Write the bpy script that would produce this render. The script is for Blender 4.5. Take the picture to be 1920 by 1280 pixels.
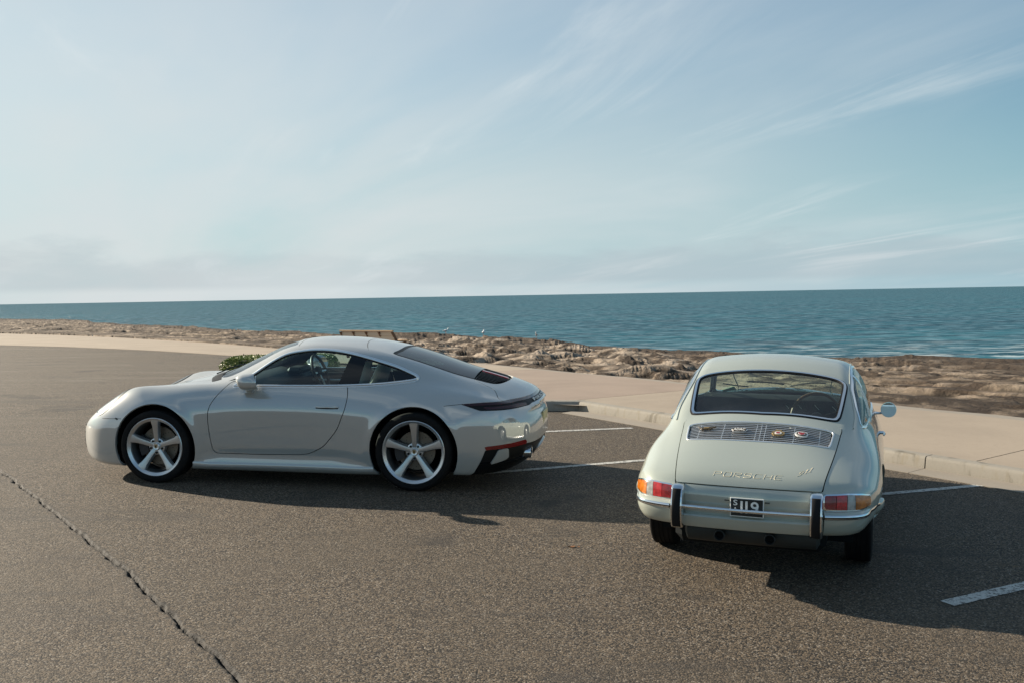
import bpy, math, random
import numpy as np
from mathutils import Matrix, Vector

random.seed(7); rng = np.random.default_rng(11)
SC = bpy.context.scene; COL = SC.collection
for o in list(bpy.data.objects): bpy.data.objects.remove(o)

# ---------------------------------------------------------------- camera
EYE = 1.8131                                   # eye height over the asphalt seven metres ahead
FPX = 1950.0; PIT, ROLL = .044067, .017706
SA, SB = .017971, -.033963                     # the car park falls gently towards the right and rises away
cp, sp, cr, sr = math.cos(PIT), math.sin(PIT), math.cos(ROLL), math.sin(ROLL)
_r, _u, _f = np.array([1., 0, 0]), np.array([0, sp, cp]), np.array([0, cp, -sp])
CR, CU = cr * _r - sr * _u, sr * _r + cr * _u
cam = bpy.data.objects.new('camera', bpy.data.cameras.new('camera')); COL.objects.link(cam)
cam.data.sensor_width = 36; cam.data.lens = FPX / 1920 * 36
cam.data.clip_start = .1; cam.data.clip_end = 60000
m = np.eye(4); m[:3, 0] = CR; m[:3, 1] = CU; m[:3, 2] = -_f; m[:3, 3] = (0, 0, EYE)
cam.matrix_world = Matrix(m.tolist()); SC.camera = cam
SC.render.resolution_x, SC.render.resolution_y = 1024, 682

def pix_ray(px, py):
    d = _f + CR * (px - 960) / FPX - CU * (py - 640) / FPX
    return d / np.linalg.norm(d)
def to_pix(P):
    q = np.atleast_2d(P) - [0, 0, EYE]; z = q @ _f
    return np.stack([960 + FPX * (q @ CR) / z, 640 - FPX * (q @ CU) / z], 1)

# ---------------------------------------------------------------- sky, sun, exposure
SUN_AZ, SUN_EL = math.radians(-60), math.radians(23.5)          # azimuth from +Y towards +X
SUN_DIR = np.array([math.sin(SUN_AZ) * math.cos(SUN_EL), math.cos(SUN_AZ) * math.cos(SUN_EL), math.sin(SUN_EL)])
sun = bpy.data.objects.new('sun', bpy.data.lights.new('sun', 'SUN')); COL.objects.link(sun)
sun.data.energy = 5.0; sun.data.angle = math.radians(.55); sun.data.color = (1, .87, .70)
sun.rotation_euler = Vector((-SUN_DIR).tolist()).to_track_quat('-Z', 'Y').to_euler()
SC.view_settings.view_transform = 'Standard'; SC.view_settings.look = 'None'
SC.view_settings.gamma = 1; SC.view_settings.exposure = 1.14; SC.view_settings.use_curve_mapping = False

def build_world():
    w = bpy.data.worlds.new('World'); SC.world = w; w.use_nodes = True
    nt = w.node_tree; N, L = nt.nodes, nt.links; N.clear()
    def nd(t, **k):
        n = N.new(t)
        for a, b in k.items(): setattr(n, a, b)
        return n
    def mth(op, a, b=None, c=None, clamp=False):
        n = nd('ShaderNodeMath', operation=op); n.use_clamp = clamp
        for i, v in enumerate((a, b, c)):
            if v is None: continue
            if isinstance(v, (int, float)): n.inputs[i].default_value = v
            else: L.new(v, n.inputs[i])
        return n.outputs[0]
    def mix(f, a, b):
        n = nd('ShaderNodeMix', data_type='RGBA')
        for i, v in ((0, f), (6, a), (7, b)):
            if isinstance(v, (tuple, float, int)): n.inputs[i].default_value = v
            else: L.new(v, n.inputs[i])
        return n.outputs[2]
    def noise(vec, scale, detail=6, rough=.55, dist=0.):
        n = nd('ShaderNodeTexNoise'); n.inputs['Scale'].default_value = scale; n.inputs['Detail'].default_value = detail
        n.inputs['Roughness'].default_value = rough; n.inputs['Distortion'].default_value = dist
        L.new(vec, n.inputs['Vector']); return n.outputs[0]
    def ramp(v, lo, hi):
        n = nd('ShaderNodeMapRange', interpolation_type='SMOOTHSTEP')
        L.new(v, n.inputs[0]); n.inputs[1].default_value = lo; n.inputs[2].default_value = hi
        return n.outputs[0]
    def comb(x, y, z=0.):
        n = nd('ShaderNodeCombineXYZ')
        for i, v in enumerate((x, y, z)):
            if isinstance(v, (int, float)): n.inputs[i].default_value = v
            else: L.new(v, n.inputs[i])
        return n.outputs[0]
    sky = nd('ShaderNodeTexSky', sky_type='NISHITA'); sky.sun_disc = False
    sky.sun_elevation = SUN_EL; sky.sun_rotation = SUN_AZ
    sky.air_density = 1.15; sky.dust_density = 1.6; sky.ozone_density = 2.4; sky.altitude = 0
    tc = nd('ShaderNodeTexCoord'); sx = nd('ShaderNodeSeparateXYZ'); L.new(tc.outputs['Generated'], sx.inputs[0])
    X, Y, Z = sx.outputs
    az = mth('ARCTAN2', X, Y); el = mth('ARCSINE', mth('MAXIMUM', mth('MINIMUM', Z, .9999), -.9999))
    zz = mth('ADD', mth('MAXIMUM', Z, 0.), .11)
    u, v = mth('DIVIDE', X, zz), mth('DIVIDE', Y, zz)
    # streaks of high cirrus, drawn out along one wind direction
    a = math.radians(112)
    us = mth('ADD', mth('MULTIPLY', u, math.cos(a)), mth('MULTIPLY', v, math.sin(a)))
    vs = mth('SUBTRACT', mth('MULTIPLY', v, math.cos(a)), mth('MULTIPLY', u, math.sin(a)))
    p = comb(mth('MULTIPLY', us, .40), mth('MULTIPLY', vs, .70))
    cir = mth('MULTIPLY', ramp(noise(p, .75, 6, .55, .5), .38, .80), ramp(noise(comb(u, v, 3.), .33, 3, .5), .34, .58))
    vmin = lambda n_: mth('ADD', mth('MULTIPLY', ramp(n_, .22, .62), .45), .55)
    # thin veil that thickens towards the sun
    toward = mth('ADD', mth('MULTIPLY', X, float(SUN_DIR[0])), mth('MULTIPLY', Y, float(SUN_DIR[1])))
    veil = mth('MULTIPLY', mth('MULTIPLY', ramp(toward, -.15, .75), ramp(el, .75, .10)), vmin(noise(comb(mth('MULTIPLY', us, .22), mth('MULTIPLY', vs, .5), 7.), 1.0, 5, .55, .5)))
    # low broken bank over the sea
    q = comb(mth('MULTIPLY', az, 5.0), mth('MULTIPLY', el, 42.0))
    bank = mth('MULTIPLY', ramp(noise(q, 1.3, 6, .6, .3), .36, .60), mth('MULTIPLY', ramp(el, .012, .03), ramp(el, .085, .035)))
    nb = noise(comb(mth('MULTIPLY', az, 7.0), mth('MULTIPLY', el, 30.0), 5.), 1.0, 7, .6, .2)
    elb = mth('ADD', el, mth('MULTIPLY', mth('SUBTRACT', nb, .5), .075))
    bank = mth('MULTIPLY', mth('MULTIPLY', ramp(elb, .052, .030), ramp(el, .007, .015)), ramp(noise(comb(mth('MULTIPLY', az, 2.2), 0., 9.), 1.0, 3, .5), .30, .55))
    p2 = comb(mth('MULTIPLY', us, .45), mth('MULTIPLY', vs, 1.9), 4.)
    wisp = mth('MULTIPLY', ramp(noise(p2, 1.0, 9, .60, .7), .50, .72), ramp(noise(comb(u, v, 8.), .42, 3, .5), .42, .62))
    thin = ramp(el, 1.45, .80)
    cir = mth('MULTIPLY', cir, thin); wisp = mth('MULTIPLY', wisp, thin)
    haze = ramp(el, .20, -.02)
    base = mix(1.0, sky.outputs[0], (1, 1, 1, 1)); base.node.blend_type = 'MULTIPLY'
    base.node.inputs[7].default_value = (.31, .84, 1.03, 1)
    base = mix(.15, base, (5.6, 6.0, 6.0, 1))
    c = mix(mth('MULTIPLY', haze, .70), base, (4.0, 6.1, 7.2, 1))
    c = mix(mth('MULTIPLY', mth('MULTIPLY', ramp(toward, .15, .80), ramp(el, .16, .45)), .70), c, (4.3, 4.6, 4.8, 1))
    c = mix(mth('MULTIPLY', veil, .88), c, (6.6, 6.8, 6.8, 1))
    c = mix(mth('MULTIPLY', cir, .58), c, (6.2, 6.7, 6.9, 1))
    c = mix(mth('MULTIPLY', wisp, .62), c, (7.0, 7.5, 7.6, 1))
    c = mix(mth('MULTIPLY', bank, .36), c, (3.6, 4.3, 4.8, 1))
    bg = nd('ShaderNodeBackground'); L.new(c, bg.inputs[0]); bg.inputs[1].default_value = .050
    out = nd('ShaderNodeOutputWorld'); L.new(bg.outputs[0], out.inputs[0])
build_world()
# ---------------------------------------------------------------- numeric helpers
class Basis:
    """cardinal cubic spline basis for a set of knots (linear extrapolation by clamping)"""
    def __init__(s, xs):
        s.x = np.asarray(xs, float); n = len(xs)
        s.g = np.linspace(s.x[0], s.x[-1], 3000)
        s.B = np.stack([s.nat(s.x, np.eye(n)[i], s.g) for i in range(n)], 1)
    @staticmethod
    def nat(x, y, q):
        n = len(x); h = np.diff(x); A = np.eye(n); r = np.zeros(n)
        for i in range(1, n - 1):
            A[i, i - 1] = h[i - 1]; A[i, i] = 2 * (h[i - 1] + h[i]); A[i, i + 1] = h[i]
            r[i] = 6 * ((y[i + 1] - y[i]) / h[i] - (y[i] - y[i - 1]) / h[i - 1])
        m = np.linalg.solve(A, r)
        k = np.clip(np.searchsorted(x, q) - 1, 0, n - 2)
        d = q - x[k]; hk = h[k]
        return (y[k] + d * ((y[k + 1] - y[k]) / hk - hk * (2 * m[k] + m[k + 1]) / 6)
                + d * d * m[k] / 2 + d ** 3 * (m[k + 1] - m[k]) / (6 * hk))
    def __call__(s, q):
        t = np.clip((q - s.g[0]) / (s.g[1] - s.g[0]), 0, len(s.g) - 1.0001)
        i = t.astype(int); f = (t - i)[:, None]
        return s.B[i] * (1 - f) + s.B[i + 1] * f

def table(xs, ys, T):
    bx, by, T = Basis(xs), Basis(ys), np.asarray(T, float)
    return lambda x, y: ((bx(x) @ T) * by(y)).sum(1)

def curve1(pts):
    b = Basis([p[0] for p in pts]); y = np.array([p[1] for p in pts])
    return lambda x: b(np.asarray(x, float).ravel()) @ y

def smax(a, b, k): return np.maximum(a, b) + np.maximum(k - np.abs(a - b), 0) ** 2 / (4 * k)
def smin(a, b, k): return -smax(-a, -b, k)
def sstep(a, b, x):
    t = np.clip((x - a) / (b - a), 0, 1); return t * t * (3 - 2 * t)

def hash2(i, j, s):
    h = (i.astype(np.int64) * 374761393 + j.astype(np.int64) * 668265263 + s * 1442695041) & 0xffffffff
    h = ((h ^ (h >> 13)) * 1274126177) & 0xffffffff
    return ((h ^ (h >> 16)) & 0xffff) / 65535.0
def vnoise(x, y, s=0):
    i, j = np.floor(x), np.floor(y); u, v = x - i, y - j
    u = u * u * u * (u * (u * 6 - 15) + 10); v = v * v * v * (v * (v * 6 - 15) + 10)
    a, b, c, d = hash2(i, j, s), hash2(i + 1, j, s), hash2(i, j + 1, s), hash2(i + 1, j + 1, s)
    return (a * (1 - u) + b * u) * (1 - v) + (c * (1 - u) + d * u) * v
def fbm(x, y, o=4, s=0):
    r = 0; a = .5
    for k in range(o):
        r = r + a * (vnoise(x * 2 ** k, y * 2 ** k, s + k * 7) - .5) * 2; a *= .5
    return r

# ---------------------------------------------------------------- implicit surface -> mesh
def grad(F, P, h=.004):
    g = np.empty_like(P)
    for a in range(3):
        d = np.zeros(3); d[a] = h
        g[:, a] = (F(P + d) - F(P - d)) / (2 * h)
    return g
def nrm(v): return v / np.maximum(np.linalg.norm(v, axis=-1, keepdims=True), 1e-9)

def surface_net(F, lo, hi, h):
    lo = np.array(lo, float); n = np.ceil((np.array(hi) - lo) / h).astype(int) + 1
    ax = [lo[a] + h * np.arange(n[a]) for a in range(3)]
    V = np.empty(n)
    for i in range(n[0]):
        Y, Z = np.meshgrid(ax[1], ax[2], indexing='ij')
        V[i] = F(np.stack([np.full(Y.size, ax[0][i]), Y.ravel(), Z.ravel()], 1)).reshape(Y.shape)
    S = V < 0
    acc = np.zeros(tuple(n - 1) + (3,)); cnt = np.zeros(tuple(n - 1))
    def sl(a, o): return slice(o, n[a] - 1 + o)
    for a in range(3):
        b, c = [q for q in range(3) if q != a]
        for ob in (0, 1):
            for oc in (0, 1):
                s0 = [None] * 3; s1 = [None] * 3
                s0[a] = sl(a, 0); s1[a] = sl(a, 1); s0[b] = s1[b] = sl(b, ob); s0[c] = s1[c] = sl(c, oc)
                v0, v1 = V[tuple(s0)], V[tuple(s1)]
                m = (v0 < 0) != (v1 < 0)
                t = np.where(m, v0 / np.where(m, v0 - v1, 1), 0)
                cnt += m
                acc[..., a] += np.where(m, t, 0); acc[..., b] += m * ob; acc[..., c] += m * oc
    has = cnt > 0
    idx = -np.ones(has.shape, int); cells = np.argwhere(has); idx[has] = np.arange(len(cells))
    P = lo + h * (cells + acc[has] / cnt[has][:, None])
    quads = []
    for a in range(3):
        b, c = (a + 1) % 3, (a + 2) % 3
        s0 = [slice(None)] * 3; s1 = [slice(None)] * 3; s0[a] = slice(0, -1); s1[a] = slice(1, None)
        A, B = S[tuple(s0)], S[tuple(s1)]
        e = np.argwhere(A != B)
        ok = (e[:, b] > 0) & (e[:, c] > 0) & (e[:, b] < n[b] - 1) & (e[:, c] < n[c] - 1); e = e[ok]
        fl = A[tuple(e.T)]
        def at(ob, oc):
            q = e.copy(); q[:, b] -= ob; q[:, c] -= oc; return idx[tuple(q.T)]
        q = np.stack([at(1, 1), at(0, 1), at(0, 0), at(1, 0)], 1)
        q[~fl] = q[~fl][:, ::-1]; quads.append(q)
    q = np.concatenate(quads)
    def proj(P, it):
        for _ in range(it):
            g = grad(F, P); f = F(P)
            st = -g * (f / np.maximum((g * g).sum(1), .05))[:, None]
            l = np.linalg.norm(st, axis=1, keepdims=True)
            P = P + st * np.minimum(1, h / np.maximum(l, 1e-9))
        return P
    P = proj(P, 3)
    e = np.concatenate([q[:, [0, 1]], q[:, [1, 2]], q[:, [2, 3]], q[:, [3, 0]]])
    for _ in range(3):                                  # even the grid out along the surface
        A = np.zeros_like(P); C = np.zeros(len(P))
        for a_, b_ in ((0, 1), (1, 0)):
            for k in range(3): A[:, k] += np.bincount(e[:, a_], P[e[:, b_], k], len(P))
            C += np.bincount(e[:, a_], minlength=len(P))
        P = proj(P * .4 + .6 * A / np.maximum(C, 1)[:, None], 1)
    P = proj(P, 2)
    t = np.concatenate([q[:, [0, 1, 2]], q[:, [0, 2, 3]]])
    return dict(v=P, t=t)

def compact(v, t):
    u, inv = np.unique(t, return_inverse=True)
    return dict(v=v[u], t=inv.reshape(-1, 3))
def split(M, f):
    """cut a triangle mesh along f = 0 -> (f<0 part, f>0 part)"""
    v, t = M['v'], M['t']
    if len(t) == 0: return M, M
    f = np.where(np.abs(f) < 1e-6, 1e-6, f)
    neg = f < 0; k = neg[t].sum(1)
    out = {}
    parts = {True: [t[k == 3]], False: [t[k == 0]]}
    cross = t[(k == 1) | (k == 2)]
    V = v
    if len(cross):
        sg = neg[cross]; lone = np.where(sg.sum(1) == 1, sg.argmax(1), (~sg).argmax(1))
        r = np.arange(len(cross))
        a = cross[r, lone]; b = cross[r, (lone + 1) % 3]; c = cross[r, (lone + 2) % 3]
        def cut(p, q):
            lo_, hi_ = np.minimum(p, q), np.maximum(p, q)
            return lo_ * len(v) + hi_
        key = np.concatenate([cut(a, b), cut(a, c)])
        u, inv = np.unique(key, return_inverse=True)
        p, q = u // len(v), u % len(v)
        w = (f[p] / (f[p] - f[q]))[:, None]
        V = np.concatenate([v, v[p] * (1 - w) + v[q] * w])
        ab = inv[:len(a)] + len(v); ac = inv[len(a):] + len(v)
        la = neg[a]
        tip = np.stack([a, ab, ac], 1); q1 = np.stack([ab, b, c], 1); q2 = np.stack([ab, c, ac], 1)
        for s in (True, False):
            parts[s] += [tip[la == s], q1[la != s], q2[la != s]]
    return tuple(compact(V, np.concatenate(parts[s])) for s in (True, False))

def sdpoly(P, poly):
    """signed distance to a closed 2D polygon, negative inside"""
    poly = np.asarray(poly, float); n = len(poly)
    d = np.full(len(P), 1e9); ins = np.zeros(len(P), bool)
    for i in range(n):
        a, b = poly[i], poly[(i + 1) % n]
        e = b - a; w = P - a
        t = np.clip((w @ e) / max(e @ e, 1e-12), 0, 1)
        d = np.minimum(d, ((w - t[:, None] * e) ** 2).sum(1))
        c = (a[1] > P[:, 1]) != (b[1] > P[:, 1])
        with np.errstate(divide='ignore', invalid='ignore'):
            x = a[0] + (P[:, 1] - a[1]) * e[0] / (e[1] if abs(e[1]) > 1e-12 else 1e-12)
        ins ^= c & (P[:, 0] < x)
    return np.where(ins, -1, 1) * np.sqrt(d)
def smooth_poly(p, n=6, closed=True):
    p = np.asarray(p, float); m = len(p); o = []
    for i in range(m if closed else m - 1):
        g = lambda k: p[k % m] if closed else p[min(max(k, 0), m - 1)]
        a, b, c, d = g(i - 1), g(i), g(i + 1), g(i + 2)
        for t in np.arange(n) / n:
            o.append(.5 * (2 * b + (c - a) * t + (2 * a - 5 * b + 4 * c - d) * t * t + (3 * b - a - 3 * c + d) * t ** 3))
    if not closed: o.append(p[-1])
    return np.array(o)
def round_poly(p, r, n=5):
    p = np.asarray(p, float); m = len(p); o = []
    rr = r if hasattr(r, '__len__') else [r] * m
    for i in range(m):
        a, b, c = p[i - 1], p[i], p[(i + 1) % m]
        u, w = a - b, c - b; lu, lw = np.linalg.norm(u), np.linalg.norm(w)
        k = min(rr[i], lu * .49, lw * .49)
        A, C = b + u / lu * k, b + w / lw * k
        for t in np.linspace(0, 1, n): o.append((1 - t) ** 2 * A + 2 * t * (1 - t) * b + t * t * C)
    return np.array(o)
def mirror_poly(p):
    """half outline in (a, y>=0) -> full outline symmetric in y"""
    p = np.asarray(p, float)
    return np.concatenate([p, (p * [1, -1])[::-1]])
# ---------------------------------------------------------------- scene helpers
def tag(o, label=None, cat=None, group=None, kind=None):
    if label: o['label'] = label
    if cat: o['category'] = cat
    if group: o['group'] = group
    if kind: o['kind'] = kind
    return o
def empty(name, M=None, loc=None, rz=0.):
    o = bpy.data.objects.new(name, None); COL.objects.link(o); o.empty_display_size = .2
    if M is not None: o.matrix_world = M
    if loc is not None: o.location = loc; o.rotation_euler = (0, 0, rz)
    return o
def make_mesh(name, v, f, normals=None, smooth=True, angle=None):
    me = bpy.data.meshes.new(name)
    me.from_pydata(np.asarray(v, float).tolist() if not isinstance(v, list) else v, [], f.tolist() if isinstance(f, np.ndarray) else f)
    if smooth:
        me.polygons.foreach_set('use_smooth', [True] * len(me.polygons))
        if angle is not None: me.set_sharp_from_angle(angle=math.radians(angle))
    me.update()
    if normals is not None: me.normals_split_custom_set_from_vertices(np.asarray(normals, float).tolist())
    return me
def obj(name, me, mt, parent=None):
    o = bpy.data.objects.new(name, me); COL.objects.link(o)
    if mt is not None:
        if len(me.materials) == 0: me.materials.append(mt)
    if parent is not None: o.parent = parent
    return o

class MB:
    """collects simple shapes into one mesh"""
    def __init__(s): s.v = []; s.f = []
    def add(s, v, f):
        n = len(s.v); s.v += [tuple(map(float, p)) for p in v]; s.f += [tuple(int(i) + n for i in q) for q in f]; return s
    def box(s, c, d, R=None, bev=0.):
        x, y, z = np.array(d) / 2
        if bev <= 0:
            v = np.array([(sx * x, sy * y, sz * z) for sx in (-1, 1) for sy in (-1, 1) for sz in (-1, 1)])
            f = [(0, 1, 3, 2), (4, 6, 7, 5), (0, 4, 5, 1), (2, 3, 7, 6), (0, 2, 6, 4), (1, 5, 7, 3)]
        else:
            b = min(bev, x * .9, y * .9, z * .9); v = []; f = []
            k = lambda sx, sy, sz, a: ((((sx + 1) // 2) * 2 + (sy + 1) // 2) * 2 + (sz + 1) // 2) * 3 + a
            for sx in (-1, 1):
                for sy in (-1, 1):
                    for sz in (-1, 1):
                        v += [(sx * x, sy * (y - b), sz * (z - b)), (sx * (x - b), sy * y, sz * (z - b)), (sx * (x - b), sy * (y - b), sz * z)]
            for q in (-1, 1):
                f.append([k(q, -1, -1, 0), k(q, 1, -1, 0), k(q, 1, 1, 0), k(q, -1, 1, 0)][::q])
                f.append([k(-1, q, -1, 1), k(-1, q, 1, 1), k(1, q, 1, 1), k(1, q, -1, 1)][::q])
                f.append([k(-1, -1, q, 2), k(1, -1, q, 2), k(1, 1, q, 2), k(-1, 1, q, 2)][::q])
                for r in (-1, 1):
                    f.append([k(q, r, -1, 0), k(q, r, 1, 0), k(q, r, 1, 1), k(q, r, -1, 1)][::-q * r])
                    f.append([k(q, -1, r, 0), k(q, 1, r, 0), k(q, 1, r, 2), k(q, -1, r, 2)][::q * r])
                    f.append([k(-1, q, r, 1), k(1, q, r, 1), k(1, q, r, 2), k(-1, q, r, 2)][::-q * r])
                    for w in (-1, 1): f.append([k(q, r, w, 0), k(q, r, w, 1), k(q, r, w, 2)][::q * r * w])
            v = np.array(v)
        if R is not None: v = v @ np.array(R).T
        return s.add(v + np.array(c), f)
    def tube(s, pts, r, n=10, closed=False, caps=True):
        pts = np.array(pts, float); m = len(pts)
        rr = np.full(m, r) if np.isscalar(r) else np.array(r)
        T = np.gradient(pts, axis=0) if not closed else (np.roll(pts, -1, 0) - np.roll(pts, 1, 0)); T = nrm(T)
        up = np.array([0, 0, 1.]) if abs(T[0][2]) < .9 else np.array([1., 0, 0])
        v = []; A = None
        for i in range(m):
            A = np.cross(up, T[i]) if A is None else A - T[i] * (A @ T[i])
            A = A / np.linalg.norm(A); B = np.cross(T[i], A)
            for k in range(n):
                a = 2 * math.pi * k / n; v.append(pts[i] + rr[i] * (math.cos(a) * A + math.sin(a) * B))
        f = [(i * n + k, i * n + (k + 1) % n, (i + 1) % m * n + (k + 1) % n, (i + 1) % m * n + k) for i in range(m if closed else m - 1) for k in range(n)]
        if caps and not closed: f += [tuple(range(n))[::-1], tuple(range((m - 1) * n, m * n))]
        return s.add(v, f)
    def lathe(s, prof, n=48, axis='y', c=(0, 0, 0), closed=False, caps=True):
        """prof: (radius, along-axis) pairs"""
        m = len(prof); v = []
        for r, h in prof:
            for k in range(n):
                a = 2 * math.pi * k / n; x, y = r * math.cos(a), r * math.sin(a)
                v.append({'y': (x, h, y), 'z': (x, y, h), 'x': (h, x, y)}[axis])
        f = [(i * n + k, (i + 1) % m * n + k, (i + 1) % m * n + (k + 1) % n, i * n + (k + 1) % n) for i in range(m if closed else m - 1) for k in range(n)]
        if not closed and caps:
            for i in (0, m - 1):
                if prof[i][0] > 1e-5: f.append(tuple(range(i * n, i * n + n))[::1 if i == 0 else -1])
        if axis in 'zx': f = [q[::-1] for q in f] if axis == 'z' else f
        return s.add(np.array(v) + np.array(c), f)
    def prism(s, poly, h0, h1, axis='z', M=None):
        n = len(poly); v = []
        for h in (h0, h1):
            for a, b in poly: v.append({'z': (a, b, h), 'y': (a, h, b), 'x': (h, a, b)}[axis])
        f = [tuple(range(n))[::-1], tuple(range(n, 2 * n))] + [(i, (i + 1) % n, n + (i + 1) % n, n + i) for i in range(n)]
        if M is not None: v = [tuple(M @ Vector(p)) for p in v]
        return s.add(v, f)
    def build(s, name, mt, parent=None, smooth=True, angle=35, mirror=False):
        v = np.array(s.v); f = s.f
        if mirror: v = v * [1, -1, 1]; f = [q[::-1] for q in f]
        return obj(name, make_mesh(name, v, f, None, smooth, angle), mt, parent)
    def both(s, name, mt, parent=None, **k):
        return s.build(name, mt, parent, **k), s.build(name, mt, parent, mirror=True, **k)

def loft(rings, closed_ring=True, caps=True):
    n = len(rings[0]); v = [p for r in rings for p in r]; f = []
    for i in range(len(rings) - 1):
        for k in range(n if closed_ring else n - 1):
            f.append((i * n + k, i * n + (k + 1) % n, (i + 1) * n + (k + 1) % n, (i + 1) * n + k))
    if caps and closed_ring: f += [tuple(range(n))[::-1], tuple(range(len(v) - n, len(v)))]
    return v, f

# ---------------------------------------------------------------- materials
def mat(name, col=(.5, .5, .5), rough=.5, metal=0., coat=0., coat_rough=.03, spec=.5, emit=None):
    m = bpy.data.materials.new(name); m.use_nodes = True
    b = m.node_tree.nodes['Principled BSDF']
    b.inputs['Base Color'].default_value = (*col, 1); b.inputs['Roughness'].default_value = rough
    b.inputs['Metallic'].default_value = metal; b.inputs['Coat Weight'].default_value = coat
    b.inputs['Coat Roughness'].default_value = coat_rough; b.inputs['Specular IOR Level'].default_value = spec
    return m
class Nodes:
    def __init__(s, m): s.m = m; s.t = m.node_tree; s.N = s.t.nodes; s.L = s.t.links; s.b = s.N.get('Principled BSDF')
    def __call__(s, t, **k):
        n = s.N.new(t)
        for a, b in k.items(): setattr(n, a, b)
        return n
    def put(s, v, sock):
        if isinstance(v, (int, float)): sock.default_value = v
        elif isinstance(v, tuple): sock.default_value = v if len(v) != 3 or sock.type != 'RGBA' else (*v, 1)
        else: s.L.new(v, sock)
    def math(s, op, a, b=None):
        n = s('ShaderNodeMath', operation=op); s.put(a, n.inputs[0])
        if b is not None: s.put(b, n.inputs[1])
        return n.outputs[0]
    def pos(s, scale=(1, 1, 1), obj=False):
        g = s('ShaderNodeTexCoord').outputs['Object'] if obj else s('ShaderNodeNewGeometry').outputs['Position']
        m = s('ShaderNodeMapping'); m.inputs['Scale'].default_value = scale; s.L.new(g, m.inputs[0]); return m.outputs[0]
    def noise(s, vec, scale, detail=4, rough=.55, dist=0.):
        n = s('ShaderNodeTexNoise'); s.L.new(vec, n.inputs['Vector'])
        for k, v in (('Scale', scale), ('Detail', detail), ('Roughness', rough), ('Distortion', dist)): n.inputs[k].default_value = v
        return n.outputs[0]
    def voro(s, vec, scale, out='Distance', **k):
        n = s('ShaderNodeTexVoronoi', **k); s.L.new(vec, n.inputs['Vector']); n.inputs['Scale'].default_value = scale; return n.outputs[out]
    def ramp(s, v, lo, hi, a=0., b=1.):
        n = s('ShaderNodeMapRange', interpolation_type='SMOOTHSTEP'); s.put(v, n.inputs[0])
        for i, x in enumerate((lo, hi, a, b)): n.inputs[i + 1].default_value = x
        return n.outputs[0]
    def mix(s, f, a, b, blend='MIX'):
        n = s('ShaderNodeMix', data_type='RGBA', blend_type=blend); s.put(f, n.inputs[0]); s.put(a, n.inputs[6]); s.put(b, n.inputs[7]); return n.outputs[2]
    def bump(s, h, strength=.5, dist=.01, prev=None):
        n = s('ShaderNodeBump'); s.put(h, n.inputs['Height']); n.inputs['Strength'].default_value = strength; n.inputs['Distance'].default_value = dist
        if prev is not None: s.L.new(prev, n.inputs['Normal'])
        return n.outputs[0]
    def col(s, v): s.put(v, s.b.inputs['Base Color'])
    def rough(s, v): s.put(v, s.b.inputs['Roughness'])
    def normal(s, v): s.L.new(v, s.b.inputs['Normal'])

def paint(name, col, ior=2.2):
    m = mat(name, col, .40, 0, 1.0, .025); n = Nodes(m); n.b.inputs['Coat IOR'].default_value = ior; n.b.inputs['Specular IOR Level'].default_value = .05
    p = n.pos(obj=True)
    d = n.noise(p, 2.2, 5, .6); k = n.ramp(d, .35, .75, .0, .10)
    n.col(n.mix(k, col, tuple(c * .80 for c in col)))
    n.put(n.ramp(n.noise(p, 30, 3), .3, .8, .02, .06), n.b.inputs['Coat Roughness'])
    return m
def glass(name, tint, refl=1.5, rough=.0, dirt=0.):
    m = bpy.data.materials.new(name); m.use_nodes = True; n = Nodes(m); n.N.clear()
    out = n('ShaderNodeOutputMaterial'); tr = n('ShaderNodeBsdfTransparent'); gl = n('ShaderNodeBsdfGlossy'); lw = n('ShaderNodeLayerWeight'); lw.inputs[0].default_value = .5
    tr.inputs[0].default_value = (*tint, 1); gl.inputs['Roughness'].default_value = rough; f0 = ((refl - 1) / (refl + 1)) ** 2 * 1.8
    mx = n('ShaderNodeMixShader'); n.put(n.math('ADD', n.math('MULTIPLY', n.math('POWER', lw.outputs['Facing'], 5.), 1 - f0), f0), mx.inputs[0]); n.L.new(tr.outputs[0], mx.inputs[1]); n.L.new(gl.outputs[0], mx.inputs[2])
    last = mx.outputs[0]
    if dirt:
        df = n('ShaderNodeBsdfDiffuse'); df.inputs[0].default_value = (.45, .45, .42, 1)
        m2 = n('ShaderNodeMixShader'); n.put(n.ramp(n.noise(n.pos(obj=True), 5, 5, .65), .3, .8, dirt * .3, dirt), m2.inputs[0])
        n.L.new(last, m2.inputs[1]); n.L.new(df.outputs[0], m2.inputs[2]); last = m2.outputs[0]
    n.L.new(last, out.inputs[0]); return m
M = {}
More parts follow.
